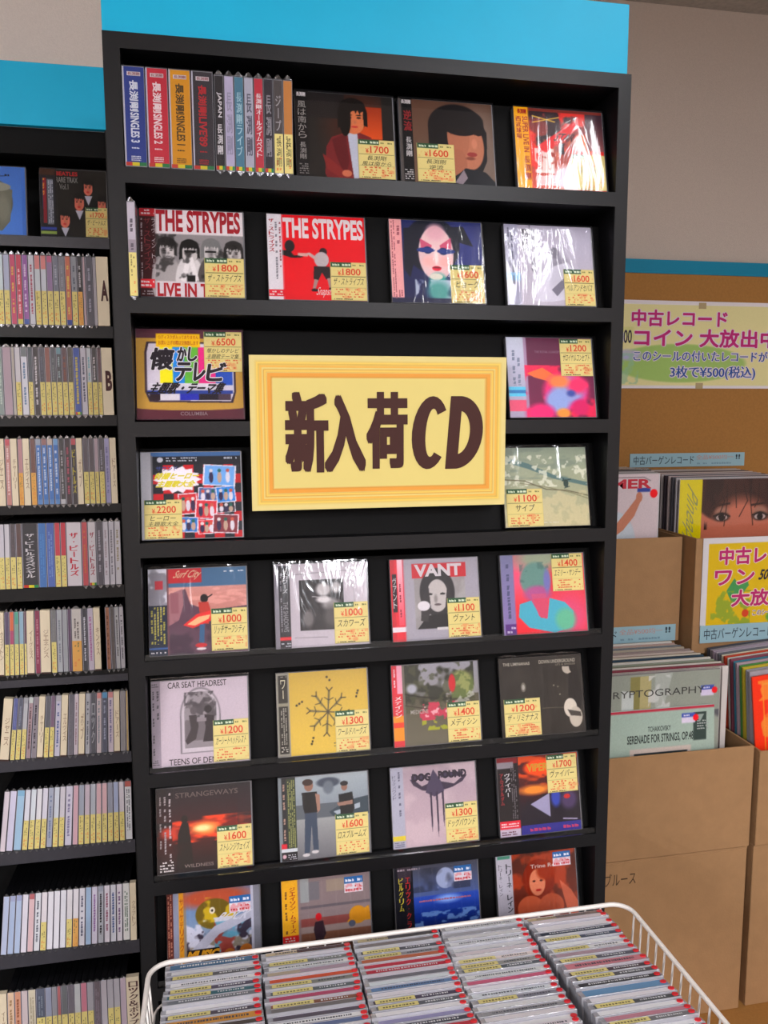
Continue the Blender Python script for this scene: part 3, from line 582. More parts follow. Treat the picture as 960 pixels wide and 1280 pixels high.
c = Cv(142, 126, 'a09ca4'); c.R(0, 0, .15, 1, 'b02434').R(.05, 0, .15, 1, 'c02c3c').G(.08, 0, .14, .8, 'e8c8d0', 'd05060').R(.02, .18, .07, .64, '2a1c22').R(0, .82, .15, .88, 'd8d0d4').R(.24, .06, .86, .24, 'ac2c36').R(.26, .24, .84, .86, '94908f').N(.26, .24, .84, .86, 'a8a4a4', 6, .5, .2, .8, 3)
c.E(.52, .42, .2, .3, '2e2b2c').E(.52, .46, .12, .2, 'b8b2b0').E(.44, .44, .025, .014, '222').E(.58, .44, .03, .014, '222').E(.52, .57, .04, .014, '5c5254').E(.5, .5, .02, .05, '8c8684', soft=.8).P([(.28, .86), (.4, .7), (.62, .68), (.78, .78), (.8, .86)], '1c1a1b').P([(.34, .5), (.42, .3), (.44, .6), (.4, .78), (.32, .76)], '353132').P([(.64, .3), (.7, .5), (.68, .7), (.6, .64)], '353132').E(.36, .58, .07, .06, 'd4cfd2').R(.5, .85, .84, .88, 'c8c4c4')
c.t('VANT', .27, .075, .8, .225, 'd8d0d4', .04).t('ヴァント', .025, .22, .065, .6, 'd8d0d4', .01, up=1).m(.09, .3, .12, .7, '8c2c38', 1, True)
face_disc('compact_disc', 'grey long haired portrait cover headed VANT on a red bar', 'disc', c, .3635, R5, obi=.155, price='1100', lines=('ヴァント',), sbox=(.62, .5, .985, .98))
c = Cv(142, 126, 'c83c44'); c.G(.14, 0, 1, 1, 'cc5c60', 'd03440').E(.2, .2, .25, .3, 'd8607c', soft=1).E(.45, .05, .3, .15, '98a08c', soft=1).E(.8, .8, .25, .3, 'c85878', soft=1).E(.4, .32, .18, .22, '6c8c84', soft=.2).N(.22, .1, .58, .45, '506c68', 12, .55, .1, .6, 3).E(.42, .5, .16, .1, 'a8608c', soft=.5).P([(.34, .5), (.52, .5), (.5, .8), (.38, .74)], 'b86080').P([(.2, .62), (.34, .58), (.44, .8), (.52, .82), (.56, .56), (.74, .62), (.84, .74), (.82, .94), (.6, 1), (.3, .92), (.18, .78)], '58a4b4').E(.74, .84, .12, .14, '6cac90', soft=.5).P([(.36, .56), (.42, .78), (.52, .82), (.54, .56)], 'c05870').E(.54, .34, .04, .14, '7878a8', soft=.6)
c.G(0, 0, .15, 1, '7c7c98', '8c7ca8').R(.02, .86, .15, 1, '5c3c78').m(.05, .08, .11, .8, '5c5c80', 1, True).m(.04, .88, .14, .98, 'c8b8d8', 2)
face_disc('compact_disc', 'coral red disc cover with a turquoise tinted figure', 'disc', c, .5415, R5, obi=.155, price='1400', lines=('エミリー・サンデー',), sbox=(.6, .01, .97, .48))

# --- row 6
c = Cv(142, 126, 'bdb2ba'); c.R(0, 0, .1, 1, '938a94').E(.5, .42, .21, .32, '7c767c').R(.29, .42, .71, .86, '7c767c').E(.5, .42, .195, .3, 'c0b8be').R(.305, .42, .695, .85, 'c0b8be').E(.5, .42, .165, .27, '6c666a').R(.335, .42, .665, .8, '6c666a').N(.335, .15, .665, .5, '989296', 10, .45, .1, .8, 4).N(.335, .15, .665, .45, '423e42', 12, .55, .1, .8, 7).R(.335, .72, .665, .8, '8c868a')
c.E(.43, .37, .035, .045, '5a5458').P([(.38, .42), (.46, .42), (.48, .55), (.45, .7), (.36, .76), (.34, .72), (.4, .58)], '3a3438').E(.58, .36, .04, .045, '2c282c').P([(.54, .42), (.64, .44), (.64, .58), (.66, .74), (.6, .74), (.52, .74), (.55, .58)], '302a2e').P([(.46, .46), (.56, .46), (.56, .5), (.46, .5)], '8c8488')
c.t('CAR SEAT HEADREST', .17, .03, .77, .1, '3c3438', .01).t('TEENS OF DENIAL', .17, .91, .76, .98, '3c3438', .01).m(.01, .12, .04, .85, '5c5660', 1, True).m(.05, .12, .09, .5, '5c5660', 1, True).m(.01, .03, .08, .08, '5c5660', 2).m(.01, .9, .08, .97, '5c5660', 3)
face_disc('compact_disc', 'white disc cover titled CAR SEAT HEADREST with an arched grey photograph', 'disc', c, .0035, R6, obi=.11, price='1200', lines=('カーシートヘッドレスト',), sbox=(.62, .5, .985, .98), wrap=True)
c = Cv(142, 126, 'c3a951'); c.G(.14, 0, 1, 1, 'b89e4c', 'c9b058').R(0, 0, .14, 1, '8c8a80').R(.025, .03, .125, .96, '26241f').R(.025, .36, .125, .4, '8c8878')
for k in range(8):
    a = math.pi*k/4+.1; cx, cy = .55, .5
    ex, ey = cx+.22*math.cos(a)/1.13, cy+.25*math.sin(a)
    c.L([(cx, cy), (ex, ey)], .014, '4a4432'); c.L([(cx+.1*math.cos(a), cy+.11*math.sin(a)), (ex, ey)], .03, '6c6444', .6)
    for d in (-.35, .35): c.L([(ex, ey), (ex+.05*math.cos(a+d*2), ey+.055*math.sin(a+d*2))], .012, '2e2a20').L([(cx+.13*math.cos(a), cy+.14*math.sin(a)), (cx+.16*math.cos(a+d*.9), cy+.18*math.sin(a+d*.9))], .01, '3a3628')
for (a, b_) in ((.55, .08), (.58, .12), (.24, .38), (.27, .36), (.21, .4), (.88, .3), (.87, .34), (.89, .27), (.37, .84), (.36, .87), (.38, .8)): c.E(a, b_, .012, .014, '2a261c')
c.t('ワー', .05, .08, .1, .32, 'd8d0b0', .01, up=1).m(.04, .42, .11, .85, '9a968a', 3, True).m(.04, .87, .11, .94, 'c8c4b8', 3).m(.6, .86, .8, .89, '6c6444', 1).m(.6, .9, .75, .92, '6c6444', 1).m(.035, .04, .115, .06, '9a968a', 1)
face_disc('compact_disc', 'mustard yellow disc cover with a dark snowflake of small figures', 'disc', c, .1865, R6, obi=.15, price='1300', lines=('ワールドハーグズ',), sbox=(.62, .5, .985, .99))
c = Cv(142, 126, '6c665c'); c.G(.14, 0, 1, .4, '9a98a0', '8a8888').G(.14, .4, 1, 1, '565244', '6a6658').N(.14, 0, .95, .6, '2c2e24', 5, .45, .08, .95, 12).N(.14, 0, .95, .6, '4a4c38', 12, .55, .08, .7, 2).E(.8, .28, .14, .17, '8c9060', soft=.3).N(.68, .12, .94, .45, '5c6840', 14, .5, .1, .9, 6).E(.69, .26, .04, .11, 'b02c34', soft=.3).N(.3, .48, .75, .7, 'b84058', 13, .52, .06, .9, 9).N(.3, .48, .75, .66, 'd8b0b4', 15, .6, .05, .9, 19).N(.32, .7, .65, .82, '9cA038'.lower(), 11, .5, .06, .9, 3).L([(.14, .36), (.3, .4), (.5, .44)], .012, '201e18').L([(.14, .5), (.4, .56)], .01, '302c24').E(.22, .3, .06, .06, 'a8a8b0', soft=.6).N(.6, .36, .95, .55, 'b8b8b0', 12, .58, .06, .7, 5)
c.G(0, 0, .12, 1, 'b83040', 'c04048').R(.06, 0, .12, .35, 'd8a0b0').R(0, .62, .12, .92, 'cc8c34').R(0, .7, .12, .76, 'c84c38')
c.t('メディシン', .03, .38, .1, .64, 'e8d8d8', .02, up=1).t('MEDICINE', .2, .56, .4, .61, 'b0a8a0', .01).m(.02, .05, .05, .35, 'e8c0c8', 1, True)
face_disc('compact_disc', 'flowering tree disc cover in dark green and pink, sixth shelf', 'disc', c, .3655, R6, obi=.13, price='1400', lines=('メディシン',), sbox=(.61, .5, .985, .985))
c = Cv(142, 126, '26231f'); c.N(0, 0, 1, 1, '322e29', 4, .5, .3, .8, 2).L([(.5, .66), (.78, .67)], .006, '6c6658').E(.84, .17, .075, .075, 'b0a89c').E(.82, .1, .1, .05, '14110f').E(.9, .15, .05, .09, '14110f').P([(.84, .24), (.96, .2), (1, .5), (.96, .74), (.86, .7), (.82, .5)], '100e0d').E(.84, .68, .08, .12, 'c8c0b4').E(.9, .8, .08, .13, 'b8b0a4').P([(.8, .7), (.96, .74), (.97, .8), (.84, .78)], '3c3834').E(.28, .38, .03, .06, '6c6860').E(.28, .38, .015, .035, 'a8a49c')
for a, b_ in ((.65, .38), (.7, .4), (.3, .52), (.72, .5)): c.E(a, b_, .008, .009, '8c8878')
c.t('THE LIMINANAS', .05, .065, .37, .105, 'b4ac9c', .02).t('DOWN UNDERGROUND', .48, .055, .92, .1, 'b4ac9c', .02).t("LP'S & SINGLES", .68, .11, .92, .135, '8c8474', .01)
face_disc('compact_disc', 'black disc cover titled DOWN UNDERGROUND with a guitarist', 'disc', c, .5415, R6, price='1200', lines=('ザ・リミナナス',), sbox=(.035, .52, .465, .985), edge='1c1c1e', wrap=True)

# --- row 7
c = Cv(142, 126, '241a1e'); c.G(0, 0, 1, .4, '1e1a20', '3a1c20').G(0, .55, 1, 1, '4a1614', '1a1418').R(.17, .4, 1, .62, '6a201c').N(.17, .36, 1, .66, 'd8502c', 6, .5, .15, .95, 7, .7, 2).E(.5, .5, .14, .07, 'f0a060', soft=.8).E(.48, .5, .08, .035, 'ffdca8', soft=.8).E(.12, .52, .08, .06, 'b84838', soft=.9).P([(.2, .95), (.22, .55), (.26, .42), (.33, .42), (.35, .6), (.38, .98)], '17110f').E(.29, .38, .035, .05, '17110f').N(.17, .66, .7, 1, '2c1414', 6, .5, .2, .8, 3).R(.85, .05, 1, .5, '2a2026', .5)
c.t('STRANGEWAYS', .2, .07, .85, .13, '6a5a58', .01).t('WILDNESS', .28, .9, .58, .94, '8c7a78', 0)
c.m(.03, .1, .06, .7, 'a89ca0', 1, True).m(.075, .1, .11, .78, 'b0a4a8', 1, True).m(.125, .06, .16, .85, 'c0b4b8', 1, True).m(.03, .84, .17, .97, 'd8d0d0', 4)
face_disc('compact_disc', 'dark disc cover with a figure before a glowing fire, 1600 sticker', 'disc', c, .0045, R7, obi=.18, price='1600', lines=('ストレンジウェイズ',), sbox=(.62, .5, .985, .985))
c = Cv(142, 126, '8c9298'); c.G(.18, 0, 1, .5, 'a8b0b4', '7c848c').G(.18, .5, 1, 1, '9a9c9c', '6c6c70').R(.18, .35, 1, .52, '5c6268').P([(.55, .46), (.75, .34), (1, .3), (1, .52), (.6, .52)], '3c4850').P([(.6, .46), (.9, .38), (.9, .44), (.64, .5)], 'a8b0b8').E(.55, .1, .13, .06, '48505c', soft=.3).E(.55, .16, .06, .08, '6c747c', soft=.4)
c.E(.33, .12, .05, .07, '8a6a5c').E(.32, .08, .06, .04, '3a2c28').P([(.25, .2), (.42, .2), (.44, .42), (.4, .46), (.28, .46), (.26, .38)], '14161a').P([(.4, .22), (.45, .24), (.45, .42), (.42, .46)], '9a7a6c').P([(.28, .45), (.41, .45), (.42, .9), (.36, .92), (.35, .6), (.32, .92), (.26, .94)], '3c4858').E(.38, .92, .04, .02, 'c8c4c4').E(.28, .95, .04, .02, 'c8c4c4')
c.E(.73, .17, .035, .05, '8a6a5c').E(.73, .13, .045, .03, '1a1c20').P([(.66, .26), (.82, .24), (.84, .44), (.8, .52), (.68, .52)], '14181c').P([(.64, .36), (.82, .34), (.82, .39), (.66, .4)], '96786c').R(.69, .5, .8, .6, '2c343c')
c.R(0, 0, .19, 1, '282a2c').R(.09, .02, .19, .86, '3c4434').R(0, 0, .04, 1, '7c8488').R(.02, .88, .19, 1, '1c1c20').R(.02, .79, .08, .87, 'c02c3c').R(.02, .85, .19, .89, 'c8ccd0')
c.m(.1, .04, .18, .84, '9ca060', 4, True).m(.045, .04, .08, .75, 'b08c7c', 1, True).E(.05, .94, .02, .025, 'c8a8b0').m(.09, .91, .18, .98, 'b8b8c0', 3)
face_disc('compact_disc', 'two men standing in a street on a grey blue disc cover', 'disc', c, .1865, R7, obi=.2, price='1600', lines=('ロスブルームズ',), sbox=(.61, .5, .975, .985))
c = Cv(142, 126, 'b1a0a8'); c.G(.16, 0, 1, 1, 'a898a0', 'baa8ae').N(.16, 0, 1, 1, 'c4b4b8', 5, .55, .2, .6, 3)
c.P([(.22, .16), (.28, .18), (.36, .26), (.52, .2), (.74, .26), (.84, .18), (.9, .16), (.84, .24), (.72, .3), (.64, .32), (.5, .34), (.36, .31), (.26, .24)], '3c3444').P([(.44, .2), (.5, .06), (.58, .2), (.62, .34), (.5, .4), (.4, .34)], '4a4256').P([(.24, .12), (.44, .12), (.42, .17), (.24, .18)], '40384c').P([(.58, .1), (.86, .12), (.84, .17), (.58, .17)], '40384c')
for a, b_, e in ((.46, .34, .84), (.53, .34, .9), (.6, .34, .78)): c.P([(a-.012, b_), (a+.014, b_), (a+.01, e-.1), (a, e), (a-.006, e-.1)], '3c3444')
c.R(0, 0, .15, 1, 'a8a8b4').R(.0, .84, .15, .9, 'c8b848')
c.t('DOG', .25, .1, .46, .2, '2c2436', .06).t('POUND', .55, .09, .88, .19, '2c2436', .06).t('ドッグパウンド', .02, .1, .06, .4, '5c5c70', .01, up=1).m(.08, .06, .12, .6, '6c6c80', 1, True).m(.02, .91, .13, .98, '6c6c80', 3)
face_disc('compact_disc', 'pale mauve disc cover with dark dripping winged emblem', 'disc', c, .3635, R7, obi=.16, price='1300', lines=('ドッグパウンド',), sbox=(.61, .5, .985, .985))
c = Cv(142, 126, '2a1c24'); c.G(.26, 0, 1, .6, '6c2418', '2c1420').N(.26, 0, 1, .5, 'c05020', 5, .5, .12, .95, 5, .7, 1.6).N(.26, 0, 1, .5, '3a1018', 6, .55, .1, .9, 15).E(.5, .16, .18, .1, 'd8541c', soft=.3).E(.44, .44, .18, .06, 'd88c40', soft=.8).N(.26, .5, 1, 1, '1c1824', 5, .4, .2, .9, 3).P([(.38, .62), (.62, .5), (.62, .8)], '9c98b0').E(.7, .56, .06, .12, '3c4c9c', soft=.6).E(.86, .6, .1, .12, '4a3c5c', soft=.6).R(.26, .88, 1, 1, '34347c').E(.84, .56, .04, .03, 'b03030').L([(.78, .84), (.95, .86)], .016, 'a8a0b8')
c.R(0, 0, .25, 1, '1c181c').R(.0, 0, .25, .08, '742028').R(0, .8, .25, .94, 'c03444').R(0, .9, .25, 1, 'b8b0bc').R(0, .06, .2, .14, '8c868c')
c.t('VIPER', .36, .11, .62, .21, 'd8a030', .04).t('ヴァイパー', .09, .2, .15, .5, 'd0ccd0', .03, up=1).t('アムステルダム', .03, .2, .07, .6, 'a83038', .02, up=1).m(.16, .12, .23, .78, '6c666c', 3, True).m(.02, .82, .23, .88, 'f0d8dc', 2).m(.3, .9, .95, .97, 'c03c6c', 1, d=.8).m(.02, .92, .2, .98, '6c3c4c', 2)
face_disc('compact_disc', 'sunset and purple landscape disc cover with orange oval, seventh shelf', 'disc', c, .5405, R7, obi=.27, price='1700', lines=('ヴァイパー',), sbox=(.6, .02, .97, .5))

# --- row 8 (lower edges hidden by the basket)
c = Cv(142, 126, '8c8478'); c.G(.2, 0, 1, .6, '6c88b0', '8c98a8').E(.5, .1, .4, .12, 'a85840', soft=.7).E(.5, .3, .2, .18, '6c5c28').N(.3, .1, .75, .4, 'c0a838', 8, .5, .08, .9, 4).E(.48, .26, .03, .04, 'e0d8c8').E(.48, .26, .012, .016, '201818').N(.2, .35, .9, .85, 'c8c8d4', 8, .5, .07, .95, 8).N(.2, .4, .9, .95, '3c3440', 9, .52, .07, .95, 3).N(.5, .4, .9, .8, '8c4038', 6, .6, .06, .9, 6).N(.5, .4, .9, .85, '6ca4b8', 7, .63, .05, .9, 26).P([(.2, .75), (.5, .45), (.9, .3), (.9, .4), (.55, .55), (.25, .85)], 'b0b0bc').E(.66, .82, .07, .09, 'a86c34').E(.84, .8, .08, .1, 'a86c34').R(.9, 0, 1, 1, 'bcbcc8').R(.93, 0, 1, 1, '84848c')
c.R(0, 0, .07, 1, '5c2820').R(.07, 0, .13, 1, '8c90a0').R(.13, 0, .18, 1, 'c08c30').R(.2, .7, .55, .84, '28201c')
c.m(.01, .03, .06, .97, 'c8846c', 2, True).t('サイケデリック', .135, .08, .175, .7, '9c2c20', .01, up=1).t('MUSIC', .21, .71, .54, .82, 'e0a020', .06, shear=.1).t('ROCK', .55, .3, .88, .4, 'd8d8e4', .02, shear=.3)
face_disc('compact_disc', 'busy cartoon style disc cover lettered MUSIC, bottom left above the basket', 'disc', c, .014, R8, obi=.19, price='100', lines=('',), sbox=(.66, .12, .89, .31), sblue=True)
c = Cv(142, 126, '8c7c7c'); c.R(.2, 0, 1, .55, '8a7c7c').R(.2, 0, .3, .3, '9a9c9c').R(.3, .06, .42, .28, '787478').R(.5, .05, .8, .2, '9a8c80').R(.2, .5, 1, .62, '8a5450').R(.2, .6, 1, .68, '9c8c88').G(.2, .68, 1, 1, '7c5848', '6c4c3c').E(.85, .52, .1, .11, 'c08c34').P([(.72, .6), (.78, .52), (.98, .42), (1, .6)], 'c08c34').E(.78, .62, .04, .04, '5c6070').E(.4, .49, .035, .045, 'b82c34').P([(.36, .55), (.45, .54), (.48, .7), (.44, .78), (.36, .76), (.34, .64)], '3c2c34').L([(.37, .76), (.36, .82)], .02, '2c2428').L([(.44, .76), (.45, .8)], .02, '2c2428').R(.2, .35, 1, .38, '6c6468')
c.R(0, 0, .18, 1, 'd6a83c').R(0, .68, .18, .76, 'b83030').R(0, .76, .18, 1, 'c8c0c0')
c.t('ジェイソン・ムラーズ', .09, .1, .15, .65, 'b03028', .03, up=1).m(.03, .1, .07, .66, '8c5c30', 1, True).m(.03, .69, .16, .75, 'e8d0d0', 2).m(.02, .84, .16, .97, '8c8488', 3)
face_disc('compact_disc', 'street scene disc cover with yellow side strip, left of the moonlit cover', 'disc', c, .1885, R8, obi=.2, price='100', lines=('',), sbox=(.7, .05, .91, .24), sblue=True)
c = Cv(142, 126, '3a4c88'); c.G(.22, 0, 1, .5, '4c4c54', '5c6c9c').G(.22, .4, 1, .6, '3c54a0', '2c4898').G(.22, .6, 1, 1, '203c88', '142050').N(.22, .6, 1, 1, '7c9ccc', 13, .58, .07, .9, 3, .8, 1.5).E(.6, .2, .11, .13, 'a0a8c0').N(.5, .08, .7, .32, '7c84a0', 8, .5, .15, .8, 4).E(.62, .46, .14, .05, '8ca8dc', soft=.9).N(.22, .05, .9, .35, '2c2c34', 5, .55, .15, .5, 6)
c.R(0, 0, .22, 1, '1c1c22').R(.04, 0, .2, .2, '3c343c').t('エリック・ク', .13, .14, .18, .66, 'c03030', .03, up=1).t('ピルグリム', .05, .14, .1, .56, 'c8b83c', .03, up=1).t('ラプト', .13, .68, .18, .95, 'c03030', .03, up=1).m(.28, .44, .92, .48, 'b86c80', 1, d=.9).m(.04, .03, .3, .07, 'b0a0a8', 1)
face_disc('compact_disc', 'moon over blue waves disc cover with a black side strip', 'disc', c, .3695, R8, obi=.235, price='100', lines=('',), sbox=(.7, .07, .91, .26), sblue=True)
c = Cv(142, 126, '6c2c20'); c.G(.2, 0, 1, 1, '4c2c24', '7c3424').N(.2, 0, 1, 1, 'a8482c', 5, .55, .15, .8, 7).E(.52, .36, .2, .26, '7a2c18').E(.5, .4, .1, .17, 'c88468').E(.46, .38, .02, .012, '3c1c18').E(.55, .38, .02, .012, '3c1c18').E(.51, .5, .035, .016, 'a02c28').E(.62, .26, .12, .12, '8a3418', soft=.4).E(.4, .72, .16, .16, 'b86448').E(.66, .72, .16, .16, 'b05c40').P([(.78, .4), (.92, .54), (1, .7), (1, .95), (.86, .8)], 'b86850').P([(.2, .9), (.44, .82), (.66, .9), (.7, .8), (.9, .95), (.9, 1), (.2, 1)], 'd4c4c8')
c.R(0, 0, .2, 1, 'b8b4bc').R(.02, .02, .18, .06, '548c78').t('トリーネ・レイン', .12, .12, .18, .74, '3c3c44', .03, up=1).t('トリーネ・レイン', .03, .12, .07, .52, '3c3c44', .01, up=1).t('Trine Rein', .42, .17, .78, .22, 'd8c0b8', .01).m(.03, .8, .16, .96, '8c8890', 3)
face_disc('compact_disc', 'auburn haired portrait disc cover with pale side strip at bottom right', 'disc', c, .5415, R8, obi=.215, price='100', lines=('',), sbox=(.7, .04, .92, .22), sblue=True)

# --- two covers on the top shelf of the left rack
c = Cv(142, 126, '4a72b4'); c.G(0, 0, .95, 1, '4c70ac', '5c86c8').E(.62, .52, .22, .32, '5c5c54').P([(.3, .3), (.62, .26), (.84, .34), (.8, .8), (.7, .94), (.4, .94)], '6c6c60').E(.6, .3, .22, .07, '8c8c80').E(.72, .62, .08, .2, '7c7c70', soft=.6).R(0, 0, .16, 1, '46648c').L([(.3, .18), (.75, .14)], .01, '20283c').m(.4, .1, .8, .16, '20283c', 1)
LG = 'discs shown face out on the left rack'
face_disc('compact_disc', 'blue disc cover with a grey stone pot, cut off at the left edge', 'disc', c, -.366, LROW[0][0], y=LY+.012, obi=0, group=LG, lean=6)
c = Cv(142, 126, '1a1816'); c.R(0, 0, .24, 1, '202026').R(.04, .14, .09, .6, '3c4458').R(.05, .14, .1, .8, '7c2430').R(.11, .16, .2, .82, '6c7078').R(.0, .86, .24, .9, '384890').R(0, .92, .24, .96, '889c54').R(0, 0, .24, .1, '3c2418')
for (a, b_, r_) in ((.72, .26, .12), (.58, .48, .13), (.36, .74, .13), (.92, .5, .11)): c.P([(a-.16, b_+.4), (a-.1, b_+.16), (a+.1, b_+.16), (a+.17, b_+.4)], '0f0e10'); c.P([(a-.06, b_+.12), (a+.06, b_+.12), (a, b_+.26)], 'b8b8c4'); c.face(a, b_, r_, 'c87868', '0e0b0c', -.3, open_=1)
c.t('BEATLES', .24, .04, .56, .1, 'c02828', .03).t('RARE TRAX', .24, .12, .56, .2, '8a8884', .02).t('Vol.1', .29, .22, .42, .3, '8a8884', .01).m(.12, .18, .2, .8, 'b8bcc8', 3, True).m(.04, .15, .08, .4, 'd88c38', 1, True)
face_disc('compact_disc', 'black disc cover of four smiling men in dark suits on the left rack', 'disc', c, -.2005, LROW[0][0], y=LY+.012, W_=.1205, obi=.25, group=LG, lean=6, price='1700', lines=('ザ・ビートルズ',), sbox=(.66, .55, .985, .985))

# ================================================================== DISCS SHOWN SPINE OUT
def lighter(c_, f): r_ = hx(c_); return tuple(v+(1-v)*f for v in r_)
ORD = ['', 'first', 'second', 'third', 'fourth', 'fifth', 'sixth', 'seventh', 'eighth', 'ninth', 'tenth', 'eleventh', 'twelfth', 'thirteenth', 'fourteenth', 'fifteenth',
       'sixteenth', 'seventeenth', 'eighteenth', 'nineteenth', 'twentieth', 'twenty-first', 'twenty-second', 'twenty-third', 'twenty-fourth', 'twenty-fifth', 'twenty-sixth', 'twenty-seventh', 'twenty-eighth']
_wr = {}
def wrapper_mesh(w_, h_):
    k = (round(w_, 4), h_)
    if k in _wr: return _wr[k]
    mb = MB().box(-.0004, w_+.0004, -.0006, .1425, -.0003, h_+.0003, 'ffffff')
    o_ = mb.build('wrapper', M['case']); _wr[k] = o_.data; bpy.data.objects.remove(o_)
    return _wr[k]
_fd = {}
def fold_mesh(w_, h_, top):
    k = (round(w_, 4), h_, top)
    if k in _fd: return _fd[k]
    mb = MB(); a = h_ if top else 0; s = 1 if top else -1
    pr = [(0.0006, a), (w_-.0006, a), (w_*.66, a+s*.0042), (w_*.5, a+s*.0058), (w_*.34, a+s*.0042)]
    if not top: pr = pr[::-1]
    mb.prism(pr, -.0016, -.0007, 'c8c8cc')
    o_ = mb.build('wrap_fold', M['fold']); _fd[k] = o_.data; bpy.data.objects.remove(o_)
    return _fd[k]
def link_mesh(name, me, parent):
    o_ = bpy.data.objects.new(name, me); col.objects.link(o_); o_.parent = parent; return o_
_tag = {}
def spine_tag(w_, z0, h_, parent, warm, sd):
    k = (round(w_, 4), round(h_, 4), warm, sd % 4)
    if k not in _tag:
        mb = MB().poly([(.0004, 0), (w_-.0004, 0), (w_-.0004, h_), (.0004, h_)], -.0008, 'e0a85c' if warm else 'ddce82')
        marks(mb, w_*.2, h_*.45, w_*.8, h_*.95, -.00095, '8c8256', 2, True, 5+sd % 4, .4); marks(mb, w_*.15, h_*.06, w_*.85, h_*.4, -.00095, 'dc8c50', 2, True, 9+sd % 4, .3)
        o_ = mb.build('price_tag', M['print']); _tag[k] = o_.data; bpy.data.objects.remove(o_)
    o_ = link_mesh('price_tag', _tag[k], parent); o_.location = (0, 0, z0); return o_
def spine(label, x, y, z, w_, h_, c, top=None, tc=None, tagh=0, warm=False, s=None, st=None, lean=0, fold=True, group=None, foot=None, cat='disc', bold=.015, sd=1, depth=.1415, side='9a9aa2', split=None, edge=None):
    t = thing('compact_disc', label, cat, (x, y, z), group); t.rotation_euler = (0, math.radians(lean), 0)
    MB().box(0, w_, .0004, depth, 0, h_, side).build('case', M['plastic'], t)
    mb = MB(); e = .0006
    def q(a, b_, z0, z1, cc, yy=-.0001): mb.poly([(a, z0), (b_, z0), (b_, z1), (a, z1)], yy, cc)
    q(e, w_-e, .001, h_-.001, c)
    if top: q(e, w_-e, h_*(1-(split or .12)), h_-.001, top, -.00016)
    if foot:
        if foot == 'rgy': q(e, w_*.35, .001, .006, 'c8402c', -.0002); q(w_*.35, w_*.7, .001, .006, 'd8cc30', -.0002); q(w_*.7, w_-e, .001, .006, '2c8c50', -.0002)
        else: q(e, w_-e, .001, h_*.08, foot, -.0002)
    if edge: q(0, .0009, .001, h_-.001, edge, -.00035); q(w_-.0005, w_, .001, h_-.001, edge, -.00035)  # pale edge lines: painted gloss highlights along the clear case edges
    sp = mb.build('spine_card', M['gloss'], t)
    lt = MB()
    if tc:
        lo = (tagh+.03) if tagh else .16
        if s: text(lt, s, w_*.2, h_*lo, w_*.8, h_*.84, -.00026, tc, bold, rot=90) if s[0] == '>' else text(lt, s, w_*.22, h_*lo, w_*.78, h_*.84, -.00026, tc, bold, up=1)
        else: marks(lt, w_*.22, h_*lo, w_*.8, h_*.86, -.00026, tc, 1 if w_ < .013 else 2, True, sd*7+3, .8)
    if lt.n: lt.build('spine_lettering', M['print'], sp)
    if tagh: spine_tag(w_, .0005, h_*tagh, t, warm, sd)
    if fold:
        link_mesh('shrink_wrap', wrapper_mesh(w_, h_), t)
        link_mesh('wrap_fold', fold_mesh(w_, h_, True), t); link_mesh('wrap_fold', fold_mesh(w_, h_, False), t)
    return t
# four fat sets and eight slim discs on the top shelf of the tall rack
xs_ = .0015; bh = .1255
for (c_, nm, sub, tcol, lab) in (('2c3f8c', '長渕剛', 'SINGLES 3', 'd8dce8', 'thick blue spine of SINGLES 3 at left end of top shelf'), ('c42c40', '長渕剛', 'SINGLES 2', 'ecd8dc', 'thick red spine of SINGLES 2 on the top shelf'),
                        ('d8961c', '長渕剛', 'SINGLES 1', '54401c', 'thick orange spine of SINGLES 1 on the top shelf'), ('38343a', '長渕剛', "LIVE'89", 'b82830', 'thick dark spine lettered LIVE in red on the top shelf')):
    bw = .0292
    t = thing('disc_set', lab, 'disc set', (xs_, -.0003, Z(R1)+.0003), 'thick disc sets on the top shelf')
    MB().box(0, bw-.0012, .0005, .142, 0, bh, 'a8a8b0', bev=.0006).build('case', M['plastic'], t)
    mb = MB().poly([(.0008, .001), (bw-.002, .001), (bw-.002, bh-.001), (.0008, bh-.001)], -.0001, c_).poly([(.0004, .001), (.0022, .001), (.0022, bh-.001), (.0004, bh-.001)], -.0002, 'b8b8c8')
    mb.poly([(.001, .001), (.009, .001), (.009, .0055), (.001, .0055)], -.0003, 'c03c30').poly([(.009, .001), (.018, .001), (.018, .0055), (.009, .0055)], -.0003, 'd8c830').poly([(.018, .001), (bw-.002, .001), (bw-.002, .0055), (.018, .0055)], -.0003, '2c7c48')
    mb.poly([(.006, bh-.012), (.023, bh-.012), (.023, bh-.007), (.006, bh-.007)], -.0003, 'd8d0d4')
    sp = mb.build('spine_card', M['gloss'], t); lt = MB()
    text(lt, nm, .0085, bh*.55, .0195, bh*.86, -.0004, tcol, .03, rot=90); text(lt, sub, .0085, bh*.24, .0195, bh*.54, -.0004, tcol, .03, rot=90)
    text(lt, nm, .007, bh-.0115, .022, bh-.0075, -.0005, '8c3038', .02); marks(lt, .008, .007, .02, .014, -.0004, tcol, 3, seed=4, density=.9); marks(lt, .009, .022, .019, .025, -.0004, tcol, 1, seed=5, density=1)
    lt.build('spine_lettering', M['print'], sp)
    link_mesh('shrink_wrap', MB().box(-.0003, bw-.0008, -.001, .1425, 0, bh+.0006, 'ffffff', bev=.0005).build('x', M['case']).data, t)
    xs_ += bw
for o_ in [o_ for o_ in bpy.data.objects if o_.name == 'x' or o_.name.startswith('x.')]: bpy.data.objects.remove(o_)
